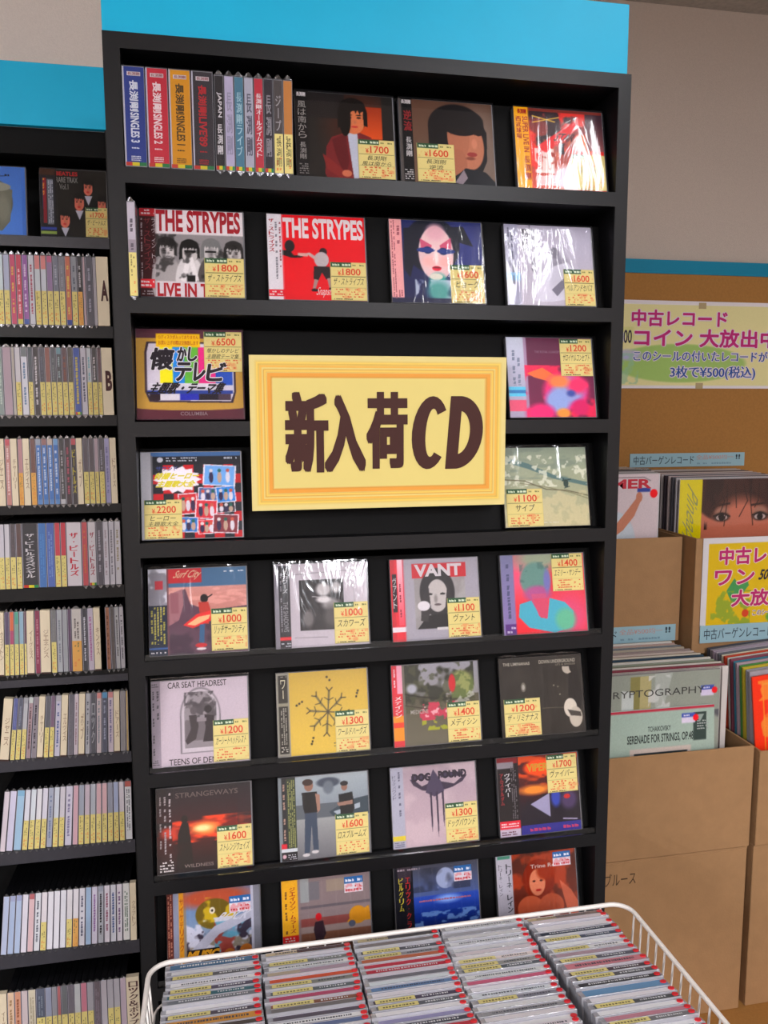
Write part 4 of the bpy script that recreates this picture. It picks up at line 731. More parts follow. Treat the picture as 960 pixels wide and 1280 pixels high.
for k, (c_, tcol, tagf, s_, kw, lab) in enumerate((('2a272b', 'dcd8dc', 0, '>JAPAN', dict(), 'slim black spine lettered JAPAN on the top shelf'),
        ('bcb4d0', '9c98b0', 0, '長渕剛', dict(), 'slim lilac spine right of the JAPAN disc'), ('4c8098', 'a8ccd8', 0, '長渕剛ライブ', dict(), 'slim teal blue spine on the top shelf'),
        ('b4b4c4', '5c5c6c', 0, '長渕剛', dict(), 'slim pale grey spine left of the red slim disc'), ('c02c40', 'e8dce0', 0, '長渕剛オールタイムベスト', dict(), 'slim red spine on the top shelf'),
        ('2c2630', '98949c', 0, '長渕剛', dict(), 'slim near black spine right of the red slim disc'), ('4c4444', 'a8a4a8', .42, 'ジープ', dict(), 'slim brown grey spine with yellow tag on the top shelf'),
        ('c8843c', None, .42, None, dict(), 'slim orange spine with yellow tag beside the maroon jacket cover'))):
    t = spine(lab, xs_+.0004, -.0006, Z(R1)+.0009, .0122, .1215, c_, tc=tcol, tagh=tagf, s=s_ if s_ and s_[0] != '>' else None, group='slim discs on the top shelf', foot=None if tagf else 'rgy', bold=.02, sd=k+3)
    if s_ and s_[0] == '>':
        lt = MB(); text(lt, s_[1:], .003, .068, .0095, .1, -.0003, tcol, .02, rot=90); text(lt, '長渕剛', .003, .02, .0095, .06, -.0003, tcol, .02, up=1)
        for ch in list(t.children):
            if ch.name.startswith('spine_card'):
                for g in list(ch.children): bpy.data.objects.remove(g)
                lt.build('spine_lettering', M['print'], ch)
    if tagf:
        lt = MB(); text(lt, '長渕剛', .003, .008, .0098, .046, -.00105, '4c4830', .01, up=1)
        for ch in t.children:
            if ch.name.startswith('price_tag'): lt.build('tag_lettering', M['print'], ch).location = (0, 0, 0)
    xs_ += .01305
# lone slim disc standing at the left end of the second shelf
spine('lone slim disc standing upright at the left end of the second shelf', .0009, -.0035, Z(R2)+.0009, .0106, .1225, 'a89ca8', tc='6c6470', tagh=.46, group=None, sd=2, top='c8c0cc', split=.4, lean=0)

# --- rows of the left rack; tokens: colour[,flags]  t tag, w warm tag, >top colour, /text colour, =text, *width, D divider, ^ foot
TC = 'e2d4b8'
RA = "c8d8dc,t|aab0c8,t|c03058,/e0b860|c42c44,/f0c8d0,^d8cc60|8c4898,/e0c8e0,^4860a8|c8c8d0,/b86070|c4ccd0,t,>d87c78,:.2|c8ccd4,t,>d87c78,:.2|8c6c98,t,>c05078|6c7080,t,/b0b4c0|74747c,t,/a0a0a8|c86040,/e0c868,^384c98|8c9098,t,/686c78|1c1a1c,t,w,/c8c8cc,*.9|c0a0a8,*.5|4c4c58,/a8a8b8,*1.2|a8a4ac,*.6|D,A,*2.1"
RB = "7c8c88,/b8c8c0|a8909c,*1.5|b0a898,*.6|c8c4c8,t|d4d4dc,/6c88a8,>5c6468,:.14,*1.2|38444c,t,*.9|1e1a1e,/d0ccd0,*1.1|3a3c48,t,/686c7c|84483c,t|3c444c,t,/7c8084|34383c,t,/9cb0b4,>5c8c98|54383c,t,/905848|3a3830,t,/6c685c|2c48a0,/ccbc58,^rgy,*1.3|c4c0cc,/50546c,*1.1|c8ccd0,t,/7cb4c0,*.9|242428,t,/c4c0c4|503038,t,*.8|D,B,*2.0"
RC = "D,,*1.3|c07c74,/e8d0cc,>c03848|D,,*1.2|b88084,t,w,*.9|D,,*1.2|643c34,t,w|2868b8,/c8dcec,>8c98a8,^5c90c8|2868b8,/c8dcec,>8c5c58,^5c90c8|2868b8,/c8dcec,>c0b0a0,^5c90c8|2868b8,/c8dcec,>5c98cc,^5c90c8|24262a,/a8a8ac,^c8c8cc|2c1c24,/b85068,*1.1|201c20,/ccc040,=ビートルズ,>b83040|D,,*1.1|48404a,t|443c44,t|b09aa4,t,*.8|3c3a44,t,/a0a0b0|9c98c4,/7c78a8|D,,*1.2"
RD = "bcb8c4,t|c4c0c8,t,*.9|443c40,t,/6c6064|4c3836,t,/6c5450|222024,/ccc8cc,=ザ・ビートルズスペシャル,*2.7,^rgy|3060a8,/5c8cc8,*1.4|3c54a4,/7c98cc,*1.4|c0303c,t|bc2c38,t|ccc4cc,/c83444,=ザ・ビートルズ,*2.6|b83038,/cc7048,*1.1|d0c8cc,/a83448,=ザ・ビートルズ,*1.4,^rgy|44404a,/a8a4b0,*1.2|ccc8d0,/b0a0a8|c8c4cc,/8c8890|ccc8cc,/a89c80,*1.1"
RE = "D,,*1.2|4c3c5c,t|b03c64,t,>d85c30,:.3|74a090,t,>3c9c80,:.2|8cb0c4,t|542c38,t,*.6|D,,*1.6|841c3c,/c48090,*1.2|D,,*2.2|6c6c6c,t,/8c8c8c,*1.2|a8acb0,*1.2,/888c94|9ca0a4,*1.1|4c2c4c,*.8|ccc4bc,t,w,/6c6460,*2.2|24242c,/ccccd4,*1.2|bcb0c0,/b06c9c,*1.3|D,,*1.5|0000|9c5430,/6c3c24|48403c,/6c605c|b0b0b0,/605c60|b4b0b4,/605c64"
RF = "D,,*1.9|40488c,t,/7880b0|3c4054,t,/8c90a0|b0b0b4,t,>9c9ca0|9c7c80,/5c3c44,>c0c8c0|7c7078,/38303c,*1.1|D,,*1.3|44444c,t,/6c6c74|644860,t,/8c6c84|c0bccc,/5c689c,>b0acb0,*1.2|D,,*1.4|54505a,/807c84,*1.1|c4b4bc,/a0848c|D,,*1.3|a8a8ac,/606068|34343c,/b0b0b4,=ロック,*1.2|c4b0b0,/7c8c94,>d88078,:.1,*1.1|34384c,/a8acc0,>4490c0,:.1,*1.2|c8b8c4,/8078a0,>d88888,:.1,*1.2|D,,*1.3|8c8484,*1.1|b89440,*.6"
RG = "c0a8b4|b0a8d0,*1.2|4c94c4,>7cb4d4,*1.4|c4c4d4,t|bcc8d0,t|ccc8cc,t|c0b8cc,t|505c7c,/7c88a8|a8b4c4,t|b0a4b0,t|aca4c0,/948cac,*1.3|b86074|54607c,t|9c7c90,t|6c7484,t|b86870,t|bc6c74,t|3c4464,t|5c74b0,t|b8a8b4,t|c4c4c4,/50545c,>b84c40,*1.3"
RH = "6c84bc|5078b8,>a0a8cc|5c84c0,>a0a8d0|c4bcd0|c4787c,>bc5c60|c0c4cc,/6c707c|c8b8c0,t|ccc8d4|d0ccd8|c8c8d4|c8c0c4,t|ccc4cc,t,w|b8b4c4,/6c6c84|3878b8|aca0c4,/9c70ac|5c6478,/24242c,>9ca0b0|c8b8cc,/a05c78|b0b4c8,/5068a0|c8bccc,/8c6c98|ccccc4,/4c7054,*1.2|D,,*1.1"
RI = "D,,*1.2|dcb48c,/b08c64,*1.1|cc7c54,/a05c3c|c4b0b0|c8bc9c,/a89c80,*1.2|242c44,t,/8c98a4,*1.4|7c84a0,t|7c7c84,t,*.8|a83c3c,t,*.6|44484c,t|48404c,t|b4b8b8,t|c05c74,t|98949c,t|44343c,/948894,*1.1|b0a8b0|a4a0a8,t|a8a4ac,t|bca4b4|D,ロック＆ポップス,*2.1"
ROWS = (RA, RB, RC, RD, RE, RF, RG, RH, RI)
SHN = ['second', 'third', 'fourth', 'fifth', 'sixth', 'seventh', 'eighth', 'ninth', 'tenth']
LEANS = [(1, 0), (.5, 0), (1, 0), (1.5, .5), (2.5, 0), (7, 1), (7.5, .5), (6, 1), (2, 0)]
PXL = [-.279, -.288, -.298, -.306, -.317, -.326, -.337, -.348, -.36]
def cname(h):
    r_, g, b_ = hx(h); mx, mn = max(r_, g, b_), min(r_, g, b_)
    if mx-mn < .1: return 'near black' if mx < .22 else 'dark grey' if mx < .38 else 'grey' if mx < .68 else 'white'
    if r_ >= g and r_ >= b_:
        if b_ > g+.08: return 'pink' if mx > .6 else 'maroon'
        if g > b_+.12: return ('orange' if r_-g > .15 else 'tan') if mx > .45 else 'brown'
        return ('pink' if mn > .42 else 'red') if mx > .5 else 'maroon'
    if b_ >= r_ and b_ >= g: return ('lilac' if r_ > g else 'pale blue') if mn > .5 else ('blue' if g >= r_-.05 else 'purple') if mx > .4 else 'navy'
    return 'green'
DIVS = ['ジャニス', 'チャーリー', 'エルヴィス', 'ボブ', 'ドアーズ', 'クラプトン', 'イーグルス', 'ジェネシス', 'キンクス']
dn = 0
for ri, row in enumerate(ROWS):
    toks = row.split('|'); ws = []
    for tk in toks:
        wv = [float(f[1:]) for f in tk.split(',') if f.startswith('*')]; ws.append(wv[0] if wv else 1.0)
    xr = LX1-.0032; xl = PXL[ri]; unit = (xr-xl)/sum(ws); x = xl; zt = Z(LROW[ri+1][0]); n = len(toks)
    l0, l1 = LEANS[ri]
    for k, (tk, wv) in enumerate(zip(toks, ws)):
        wd = unit*wv; fr = (x-xl)/(xr-xl); ln = l0*(1-fr)+l1*fr; fl = tk.split(','); c_ = fl[0]
        right = ORD[n-k]; pos = ('%s from the tall rack on the %s shelf' % (right, SHN[ri])) if n-k > 1 else 'nearest the tall rack on the %s shelf' % SHN[ri]
        kw = dict(x=x+.0002, y=LY-.0008, z=zt+.0006+wd*math.sin(math.radians(ln)), w_=wd-.0010-.128*math.radians((l0-l1)*wd/(xr-xl))-wd*(1-math.cos(math.radians(ln)))*1.5, lean=ln)
        if c_ == 'D':
            txt = fl[1]
            t = thing('divider_card', 'cream divider card %s' % (('lettered %s ' % ('ロック' if len(txt) > 1 else txt)) if txt else '')+pos, 'divider card', (kw['x'], LY-.004, kw['z']), 'divider cards in the left rack'); t.rotation_euler = (0, math.radians(ln), 0)
            hh = .1265
            cd_ = MB().box(0, kw['w_'], .0003, .012, 0, hh, TC, bev=.0003).build('card', M['plastic'], t)
            lt = MB()
            if txt and len(txt) == 1: text(lt, txt, wd*.3, hh*.36, wd*.88, hh*.66, -.0001, '4c2c2c', .045)
            elif txt: text(lt, txt, wd*.18, hh*.02, wd*.82, hh*.93, -.0001, '5c3c3c', .03, up=1)
            else: text(lt, DIVS[dn % 9], wd*.28, hh*.25, wd*.74, hh*.7, -.0001, '9c8068', .0, up=1); dn += 1
            lt.build('divider_lettering', M['print'], cd_)
            if ri in (4, 5): MB().box(.0005, wd-.0015, -.001, .004, -.0035*0, .003, '3c2420').build('base_clip', M['plastic'], t)
        elif c_ != '0000':
            g = lambda p: next((f[1:] for f in fl[1:] if f and f[0] == p), None)
            tagf = 't' in fl[1:]; warm = 'w' in fl[1:]; sp_ = g(':')
            lab = '%s spine%s, %s' % (cname(c_), ' with yellow tag' if tagf else (' with print' if g('/') else ' without tag'), pos)
            spine(lab.replace(' spine with print', ' printed spine'), h_=.1265, c=lighter(c_, (.16, .12, .12, .16, .14, .2, .55, .6, .28)[ri]), top=lighter(g('>'), .15) if g('>') else None, edge='b4b0bc', tc=g('/'), tagh=.485 if tagf else 0, warm=warm, s=g('='), foot=g('^'), split=float(sp_) if sp_ else .1,  # colours mixed toward white as painted light, most on the brighter lower rows
                  group='discs standing spine out on the left rack', sd=ri*29+k, fold=not (ri == 3 and k < 10), side='2c2c30', **kw)  # dark case sides paint in the shade above the discs
        x += wd

# ================================================================== YELLOW SIGN
t = thing('sign', 'big yellow framed paper sign with dark Japanese lettering and CD fixed across the rack', 'sign', (.344, -.0015, Z(-.033)))
SW, SH = .376, .2185
MB().box(-SW/2, SW/2, -.0025, 0, -SH/2, SH/2, 'f3e6b4').build('backing_board', M['print'], t)
c = Cv(SW*500, SH*500, 'efd578', 1.0)
cols_ = ['efdc90', 'efd57c', 'edc25c', 'f0da84', 'e8b04c', 'efd278', 'e8a444', 'eecf66']
ins = [0, .008, .0115, .0155, .020, .0238, .0275, .0335]
for i_, (cc, q) in enumerate(zip(cols_, ins)): c.R(q/SW, q/SH, 1-q/SW, 1-q/SH, cc)
c.R(.0325/SW, .0325/SH, 1-.0325/SW, 1-.0325/SH, 'eedb84')
img = c.px(0)*np.array([.93, .93, .93]); face = MB().grid(-SW/2, SW/2, -SH/2, SH/2, -.0028, img).build('printed_face', M['print'], t)
def frame(mb, q, wdt, cc):
    a, b_ = SW/2-q, SH/2-q
    for (x0, x1, z0, z1) in ((-a, a, b_-wdt, b_), (-a, a, -b_, -b_+wdt), (-a, -a+wdt, -b_+wdt, b_-wdt), (a-wdt, a, -b_+wdt, b_-wdt)): mb.poly([(x0, z0), (x1, z0), (x1, z1), (x0, z1)], -.003, cc)
fm = MB()
for q, wdt, cc in ((.0095, .0022, 'eccb62'), (.014, .003, 'eab652'), (.0205, .0024, 'edc660'), (.0245, .0048, 'e69f42')): frame(fm, q, wdt, cc)
fm.build('printed_frame', M['print'], face)
lt = MB(); DK = '42211c'; yy = -.0035
X0 = .204-.344; zt_, zb_ = .0255+.033, -.089+.033
for (s_, a, b_, h0, h1) in (('新', 0, .062, 0, 0), ('入', .056, .116, .004, 0), ('荷', .117, .178, 0, .004)):
    text(lt, s_, X0+a, zb_+h1, X0+b_, zt_-h0, yy, DK, .026)
def arcs(cx, cz, rx, rz, a0, a1, n=22): return [(cx+rx*math.cos(math.radians(a0+(a1-a0)*i/n)), cz+rz*math.sin(math.radians(a0+(a1-a0)*i/n))) for i in range(n+1)]
def strip(mb, outer, inner, cc):
    for i in range(len(outer)-1): mb.add([(p[0], yy, p[1]) for p in (outer[i], outer[i+1], inner[i+1], inner[i])], [(3, 2, 1, 0)], hx(cc))
zc = (zt_+zb_)/2-.002; hh = (zt_-zb_)/2-.004
sk = lambda pts: [(p[0]+.08*(p[1]-zc), p[1]) for p in pts]
cx = X0+.212
strip(lt, sk(arcs(cx, zc, .0275, hh, 38, 318)), sk(arcs(cx+.0025, zc, .0095, hh*.66, 48, 306)), DK)
cx = X0+.252
outer = sk([(cx-.012, zc+hh), (cx, zc+hh)]+arcs(cx, zc, .039, hh, 80, -80)+[(cx, zc-hh), (cx-.012, zc-hh)])
lt.add([(p[0], yy-.00003, p[1]) for p in sk([(cx-.013, zc-hh), (cx+.005, zc-hh), (cx+.005, zc+hh), (cx-.013, zc+hh)])], [(0, 1, 2, 3)], hx(DK))
strip(lt, sk(arcs(cx+.002, zc, .0385, hh, 92, -92)), sk(arcs(cx+.002, zc, .0185, hh*.6, 92, -92)), DK)
lt.build('sign_lettering', M['print'], face)

# ================================================================== WIRE BASKET
BZ = -.75; bx0, bx1, by0, by1 = .000, .704, -.62, -.098; bd_ = .155
t = thing('wire_basket', 'white wire basket wagon filled with discs in front of the racks', 'basket', (.35, -.36, 0))
def bk(name, mb, m=None):
    for v in mb.v: v[:, 0] -= .35; v[:, 1] += .36
    return mb.build(name, m or M['wire'], t, smooth=True)
def rrect(x0, x1, y0, y1, r, z, n=6):
    pts = []
    for (cx, cy, a) in ((x1-r, y1-r, 0), (x0+r, y1-r, 90), (x0+r, y0+r, 180), (x1-r, y0+r, 270)):
        for i in range(n+1):
            q = math.radians(a+90*i/n); pts.append((cx+r*math.cos(q), cy+r*math.sin(q), z))
    return pts
bk('rim', MB().tube(rrect(bx0, bx1, by0, by1, .028, Z(BZ)), .0034, 'ffffff', 10, True))
tp = .035
def inset(f): return (bx0+tp*f*.34, bx1-tp*f*.34, by0+tp*f*.4, by1-tp*f*.4)
for f in (.33, .66, 1.0):
    a = inset(f); bk('hoop', MB().tube(rrect(a[0]+.003, a[1]-.003, a[2]+.003, a[3]-.003, .025, Z(BZ-bd_*f)), .0016 if f < 1 else .0026, 'ffffff', 6, True))
A = inset(1.0)
def wire(p0, p1): bk('upright_wire', MB().tube([p0, p1], .0015, 'ffffff', 6))
ny = 22
for i in range(ny):
    f = (i+.5)/ny; y_ = by0+.03+(by1-by0-.045)*f; y2 = A[2]+.02+(A[3]-A[2]-.03)*f
    for (xa, xb) in ((bx0, A[0]), (bx1, A[1])): wire((xa, y_, Z(BZ)), (xb, y2, Z(BZ-bd_)))
nx = 26
for i in range(nx):
    f = (i+.5)/nx; x_ = bx0+.03+(bx1-bx0-.06)*f; x2 = A[0]+.02+(A[1]-A[0]-.04)*f
    for (ya, yb) in ((by0, A[2]), (by1, A[3])): wire((x_, ya, Z(BZ)), (x2, yb, Z(BZ-bd_)))
for i in range(20):
    x2 = A[0]+.02+(A[1]-A[0]-.04)*i/19; bk('floor_wire', MB().tube([(x2, A[2], Z(BZ-bd_)), (x2, A[3], Z(BZ-bd_))], .0015, 'ffffff', 6))
for (x_, y_) in ((A[0]+.02, A[2]+.02), (A[1]-.02, A[2]+.02), (A[0]+.02, A[3]-.02), (A[1]-.02, A[3]-.02)):
    bk('leg', MB().tube([(x_, y_, Z(BZ-bd_)), (x_, y_, .06)], .008, 'ffffff', 10)); 
    bk('caster', MB().tube([(x_-.01, y_, .03), (x_+.01, y_, .03)], .03, 'ffffff', 16), M['black'])
    bk('caster_fork', MB().box(x_-.014, x_+.014, y_-.006, y_+.006, .028, .062, 'aaaaaa'), M['wire'])

# discs in the basket: five columns, spines up
BL = .1255; _bm = {}
def bshared(k, f):
    if k not in _bm: o_ = f(); _bm[k] = o_.data; bpy.data.objects.remove(o_)
    return _bm[k]
COLS = [
 "3c6488,3|b8b8c0,1|d8cca4c,58585c|c8c4c8|d4c488t,50485c|d4cc88t,34606c|6c7078|c8c4cc|d0c480t,48404c|c88838,3|48403c|b0b0b4|3c4c70|d4cc88t,888890|b84038|a8a8ac|c8c4c8",
 "bca888,4c2c2c|c4bcd0,3|d4cc88t,6c706c|c0c4c4|b0a08c,b098a8|c84420,3|cccc98t,7c7c74|d4c480t,50585c|b04464|d4cc88t,7c4c38|6c6868|4c4450|c8c8cc|5c6c94|c4a840|ccc4c8|60606c|b0b0b8",
 "b8a880,4c4848|7c7474|d4cc84t,44444c|d0cc80t,8c8c90|b86040,3|b8283c|b02438|606068|a8b8c4|5c7ca8|bcb4c4|d0c884t,40384c|d4cc88t,545860|c8c4cc|8884ac|3c3c48|b8303c|d4cc88t,6c6c74",
 "a8acb0|9c9ca4|b0b0b4|b8bcc4|a4a4ac|b09ca8|d4c488t,bca098|ccc488t,90908c|d0cc84t,545c64|a8acac|c85878,3|c8c4d0|a8b4c0|d4cc84t,80808c|b0b0b4|8c8c90|b4a8b0|c8c4c8|ccc488t,b0a0ac|b8b8c0|5c6470|c0a0b0",
 "b8a078,88746c|bca4ac,2|c8c0c8,3|2c3444|cccc88t,3c4458|c8ccd0|d0cc84t,c4c4c8|a88c98|ccc484t,50505c|c87884,3|d0b084t,44343c|ccc884t,4c4c50|303034|5c88b0,3|c0b8c4|d0cc84t,44484c|c0c0c8,4|b87888|ccc484t,6c6c70|c4c4cc|5c6884|b83c44|c8c0c8|8c8490|48404c"]
CN = ['leftmost', 'second', 'middle', 'fourth', 'rightmost']
for ci, cs in enumerate(COLS):
    y_ = by1-.0048; x_ = .0222+ci*.1282; rd = random.Random(ci+3)
    for k, tk in enumerate(cs.split('|')):
        fl = tk.split(','); a = fl[0]; tg = a.endswith('t') or len(a) == 7; a = a[:6]; body = a
        c2 = fl[1] if len(fl) > 1 and len(fl[1]) == 6 else None; thickx = 1.5 if (len(fl) > 1 and fl[1] in '1234' and (k % 3 == 0 or fl[1] == '3') and ci in (0, 4)) else 1.0
        dk = .0102*thickx; sc_ = c2 if (tg and c2) else body
        tilt = math.radians(11); jx = rd.uniform(-.0016, .0016)
        if ci == 4: jx += .0011*k
        zt_ = Z(-.7475)+rd.uniform(-.003, .001); hD = .128
        pos = ('%s from the back in the basket\'s %s column' % (ORD[k+1], CN[ci])) if k else 'at the back of the basket\'s %s column' % CN[ci]
        y_ -= dk/math.cos(tilt)+.0009
        t = thing('compact_disc', '%s disc%s, %s' % (cname(sc_), ' with yellow tag' if tg else '', pos), 'disc', (x_+jx, y_-hD*math.sin(tilt), zt_-hD*math.cos(tilt)), 'discs lying spine up in the wire basket')
        t.rotation_euler = (tilt*-1, 0, 0)
        kk = round(dk, 4)
        link_mesh('clear_case', bshared(('case', kk), lambda: MB().box(0, BL, 0, kk, 0, hD, 'ffffff', bev=.0004).build('q', M['edge'])), t)
        MB().box(.0075, BL-.0035, .0012, kk-.001, .004, hD-.001, sc_ if not c2 or tg else c2).build('inlay_card', M['gloss'], t)
        mb = MB(); zz = hD+.0002
        def top(a0, a1, b0, b1, cc, z_=zz): mb.add([(a0, b0, z_), (a1, b0, z_), (a1, b1, z_), (a0, b1, z_)], [(0, 1, 2, 3)], hx(cc))
        top(.0065, BL-.003, .0007, kk-.0007, lighter(sc_, .5 if sum(hx(sc_)) > 1.95 else .06)); top(.0065, BL-.003, kk-.0011, kk-.0002, 'dcd8e4', zz+.00005)  # pale line along one edge is a painted case highlight
        if c2 and not tg: top(.05, BL-.003, .0007, kk-.0007, c2, zz+.0001)
        if k % 3 == 0 or tg:
            q = .07 if tg else .02
            while q < BL-.02: 
                wv = rd.uniform(.001, .003); top(q, q+wv, kk*.35, kk*.65, 'd8d8dc' if sum(hx(sc_)) < 1.4 else '4c4c58', zz+.0002); q += wv+rd.uniform(.0006, .002)
        mb.build('spine_card', M['print'], t)
        if tg:
            def mk():
                m2 = MB(); m2.add([(0, .0006, 0), (.052, .0006, 0), (.052, kk-.0006, 0), (0, kk-.0006, 0)], [(0, 1, 2, 3)], hx('ddd08a'))
                r2_ = random.Random(5); q = .006
                while q < .046:
                    wv = r2_.uniform(.001, .003); m2.add([(q, kk*.3, .0001), (q+wv, kk*.3, .0001), (q+wv, kk*.6, .0001), (q, kk*.6, .0001)], [(0, 1, 2, 3)], hx('6c6440')); q += wv*1.6
                return m2.build('q', M['print'])
            o_ = link_mesh('price_tag', bshared(('tag', kk), mk), t); o_.location = (.009, 0, zz+.0003)
        def dot():
            m2 = MB(); pts = [(.0042*math.cos(2*math.pi*j/14), .0036*math.sin(2*math.pi*j/14)) for j in range(14)]
            m2.add([(p[0], p[1], .0012) for p in pts]+[(p[0], p[1], 0) for p in pts], [tuple(range(14))]+[(j, j+14, (j+1) % 14+14, (j+1) % 14) for j in range(14)], hx('d42a34'))
            return m2.build('q', M['gloss'])
        if not (ci == 0 and k > 14): o_ = link_mesh('red_sticker', bshared('dot', dot), t); o_.location = (BL-.0058+rd.uniform(-.0015, .001), kk/2, zz+.0002)

# ================================================================== RECORD BOXES AT THE RIGHT
def carton(label, x0, x1, y0, y1, z0, z1, lid=False, zb=None, wallt=.006, dip=0):
    t = thing('cardboard_box', label, 'box', ((x0+x1)/2, (y0+y1)/2, Z(z0)), 'cardboard record boxes')
    W2, D2 = (x1-x0)/2, (y1-y0)/2; H2 = z1-z0; Hb = H2 if zb is None else zb-z0
    MB().box(-W2, W2, -D2, -D2+wallt, 0, H2, 'x' if 0 else 'b28558', bev=.0015).build('front_panel', M['card'], t)
    MB().box(-W2, W2, D2-wallt, D2, 0, Hb, 'b28558', bev=.0015).build('back_panel', M['card'], t)
    for s in (-1, 1):
        a, b_ = (-W2, -W2+wallt) if s < 0 else (W2-wallt, W2)
        MB().prism([(a, .0), (b_, .0), (b_, H2), (a, H2)], -D2+wallt, D2-wallt, 'b28558').build('side_panel', M['card'], t)
    MB().box(-W2+wallt, W2-wallt, -D2+wallt, D2-wallt, 0, .006, 'b28558').build('bottom_panel', M['cardin'], t)
    if lid:
        for (a, b_) in ((-D2, -.0006), (.0006, D2)): MB().box(-W2, W2, a, b_, H2+.0004, H2+.0044, 'b28558').build('top_flap', M['card'], t)
    return t
FY = .50
bb_ = thing('base_board', 'brown wooden board on the floor under the cardboard boxes', 'board', (1.35, .72, 0)); MB().box(-.45, .45, -.42, .42, 0, .0065, '8a6238', bev=.001).build('board', M['cork'], bb_)
carton('closed cardboard box on the floor, under the front record box beside the rack', .958, 1.352, FY+.001, .80, -1.493, -1.0665, lid=True)
carton('closed cardboard box on the floor at the right edge', 1.372, 1.76, FY+.004, .80, -1.493, -1.0695, lid=True)
lb1 = carton('open cardboard box of records with a pale green record in front', .935, 1.356, FY, .795, -1.0615, -.805, zb=-.80)
lb2 = carton('open cardboard box with a red record in front at the right edge', 1.374, 1.77, FY+.002, .795, -1.0645, -.822, zb=-.80)
carton('cardboard box low behind the front records, nearer the tall rack', .93, 1.325, .815, 1.12, -1.493, -1.066, lid=True)
carton('cardboard box low behind the front records, under the poster box', 1.345, 1.74, .815, 1.12, -1.493, -1.066, lid=True)
carton('cardboard box directly under the box holding the raised arm record', .93, 1.325, .815, 1.12, -1.0608, -.632, lid=True)
carton('cardboard box directly under the box carrying the yellow poster', 1.345, 1.74, .80, 1.12, -1.0608, -.655, lid=True)
ub1 = carton('upper cardboard box holding the white record with a raised arm', .93, 1.327, .80, 1.12, -.627, -.341, zb=-.30)
ub2 = carton('upper cardboard box with the yellow poster on its front', 1.333, 1.735, .745, 1.10, -.650, -.338, zb=-.30)
# handwriting on the lower box
lt = MB(); lw_ = .0022
text(lt, 'ブルース', -.178, .371, -.098, .403, 0, '54402f', 0)
bb = [o_ for o_ in bpy.data.objects if o_.get('label', '').startswith('closed cardboard box on the floor, under')][0]
fp = [o_ for o_ in bb.children if o_.name.startswith('front_panel')][0]
o_ = lt.build('pen_writing', M['print'], fp); o_.location = (0, -(.80-FY-.001)/2-.0006, 0)

def record(label, x, y, z, cv=None, edge='c8c4bc', W_=.315, lean=0, thick=.004, roll=0, wrapd=False, facec=None):
    t = thing('record', label, 'record', (x, y, Z(z)), 'records standing in the cardboard boxes'); t.rotation_euler = (-math.radians(lean), math.radians(roll), 0)
    MB().box(0, W_, 0, thick, 0, W_, edge, bev=.0008).build('sleeve', M['gloss'], t)
    if cv:
        fc = MB().grid(.0012, W_-.0012, .0012, W_-.0012, -.0004, cv.px()).build('cover_print', M['gloss'], t)
        l2 = MB(); put_text(l2, cv, W_, W_, -.0008)
        if l2.n: l2.build('cover_lettering', M['print'], fc)
    elif facec: MB().poly([(.001, .001), (W_-.001, .001), (W_-.001, W_-.001), (.001, W_-.001)], -.0003, facec).build('cover_print', M['gloss'], t)
    if wrapd: MB().box(-.004, W_+.004, -.0016, thick+.001, -.001, W_+.004, 'ffffff').build('plastic_sleeve', M['wrap'], t)
    return t
def sale(c, x0, y0, x1, y1, dot=True):
    c.R(x0, y0, x1, y1, 'd4ccdc').R(x0, y0, x1, y0+(y1-y0)*.4, '4c5ca4')
    if dot: c.E(x1+.005, (y0+y1)/2, .024, .026, 'dc2430')
    c.m(x0+.005, y0+.004, x1-.03, y0+(y1-y0)*.36, 'd0d4ec', 1)
# front box: pale green record, photograph record, then edges
c = Cv(315, 315, 'a9b8ae', .5); c.G(0, 0, 1, 1, 'a0b0a6', 'b4c0b6').R(0, 0, 1, .022, 'a83c4c').R(.82, .05, .93, .27, '3c4844').P([(.84, .07), (.91, .07), (.875, .13)], '909c96')
c.R(.29, .3, .8, .9, 'c8bcb4').R(.325, .335, .77, .86, '343c40'); sale(c, .72, .055, .835, .13)
c.t('TCHAIKOVSKY', .44, .135, .63, .175, '3c4440', .01).t('SERENADE FOR STRINGS, OP.48', .27, .195, .82, .27, '3c4440', .02).m(.85, .11, .95, .19, 'a8b0ac', 4)
record('pale green TCHAIKOVSKY record sleeve at the front of the lower box', .955, FY+.0175, -1.022, c, lean=4, edge='b0bab4')
c = Cv(315, 315, '9ca096', .5); c.G(0, 0, 1, 1, '989c92', 'a8aca0').R(.25, .02, .33, .5, '8c8658').R(.33, .02, .42, .5, 'b0a880').P([(.18, .12), (.28, .14), (.28, .5), (.18, .5)], 'c8ccc8').N(.4, .02, .58, .32, 'ccccc8', 10, .5, .06, .9, 4).P([(.45, 0), (.6, 0), (.52, .3), (.46, .34)], 'c0c4c0', .5).N(.6, .32, 1, .8, '5c5a60', 7, .5, .12, .9, 9).P([(.93, .6), (.98, .85), (.9, .85)], 'c8a434'); sale(c, .84, .125, .95, .205)
c.t('CRYPTOGRAPHY', .03, .125, .87, .18, '4c4c48', .0)
record('grey photographic record sleeve with spaced capitals behind the pale green one', .972, FY+.042, -.938, c, lean=1, edge='8c8a86', wrapd=True)
EDG = ['d0c8c4', '84404c', 'ccc8c0', '7c8474', '8c9484', 'd0ccc4', '4c6878', '344858', 'ccc4b4', 'a8988c', 'c8b8b0', '9c8c88', 'd0ccc8', 'b4a898', '6c747c', 'c4b4a4', 'b89c94', 'd8d4cc']
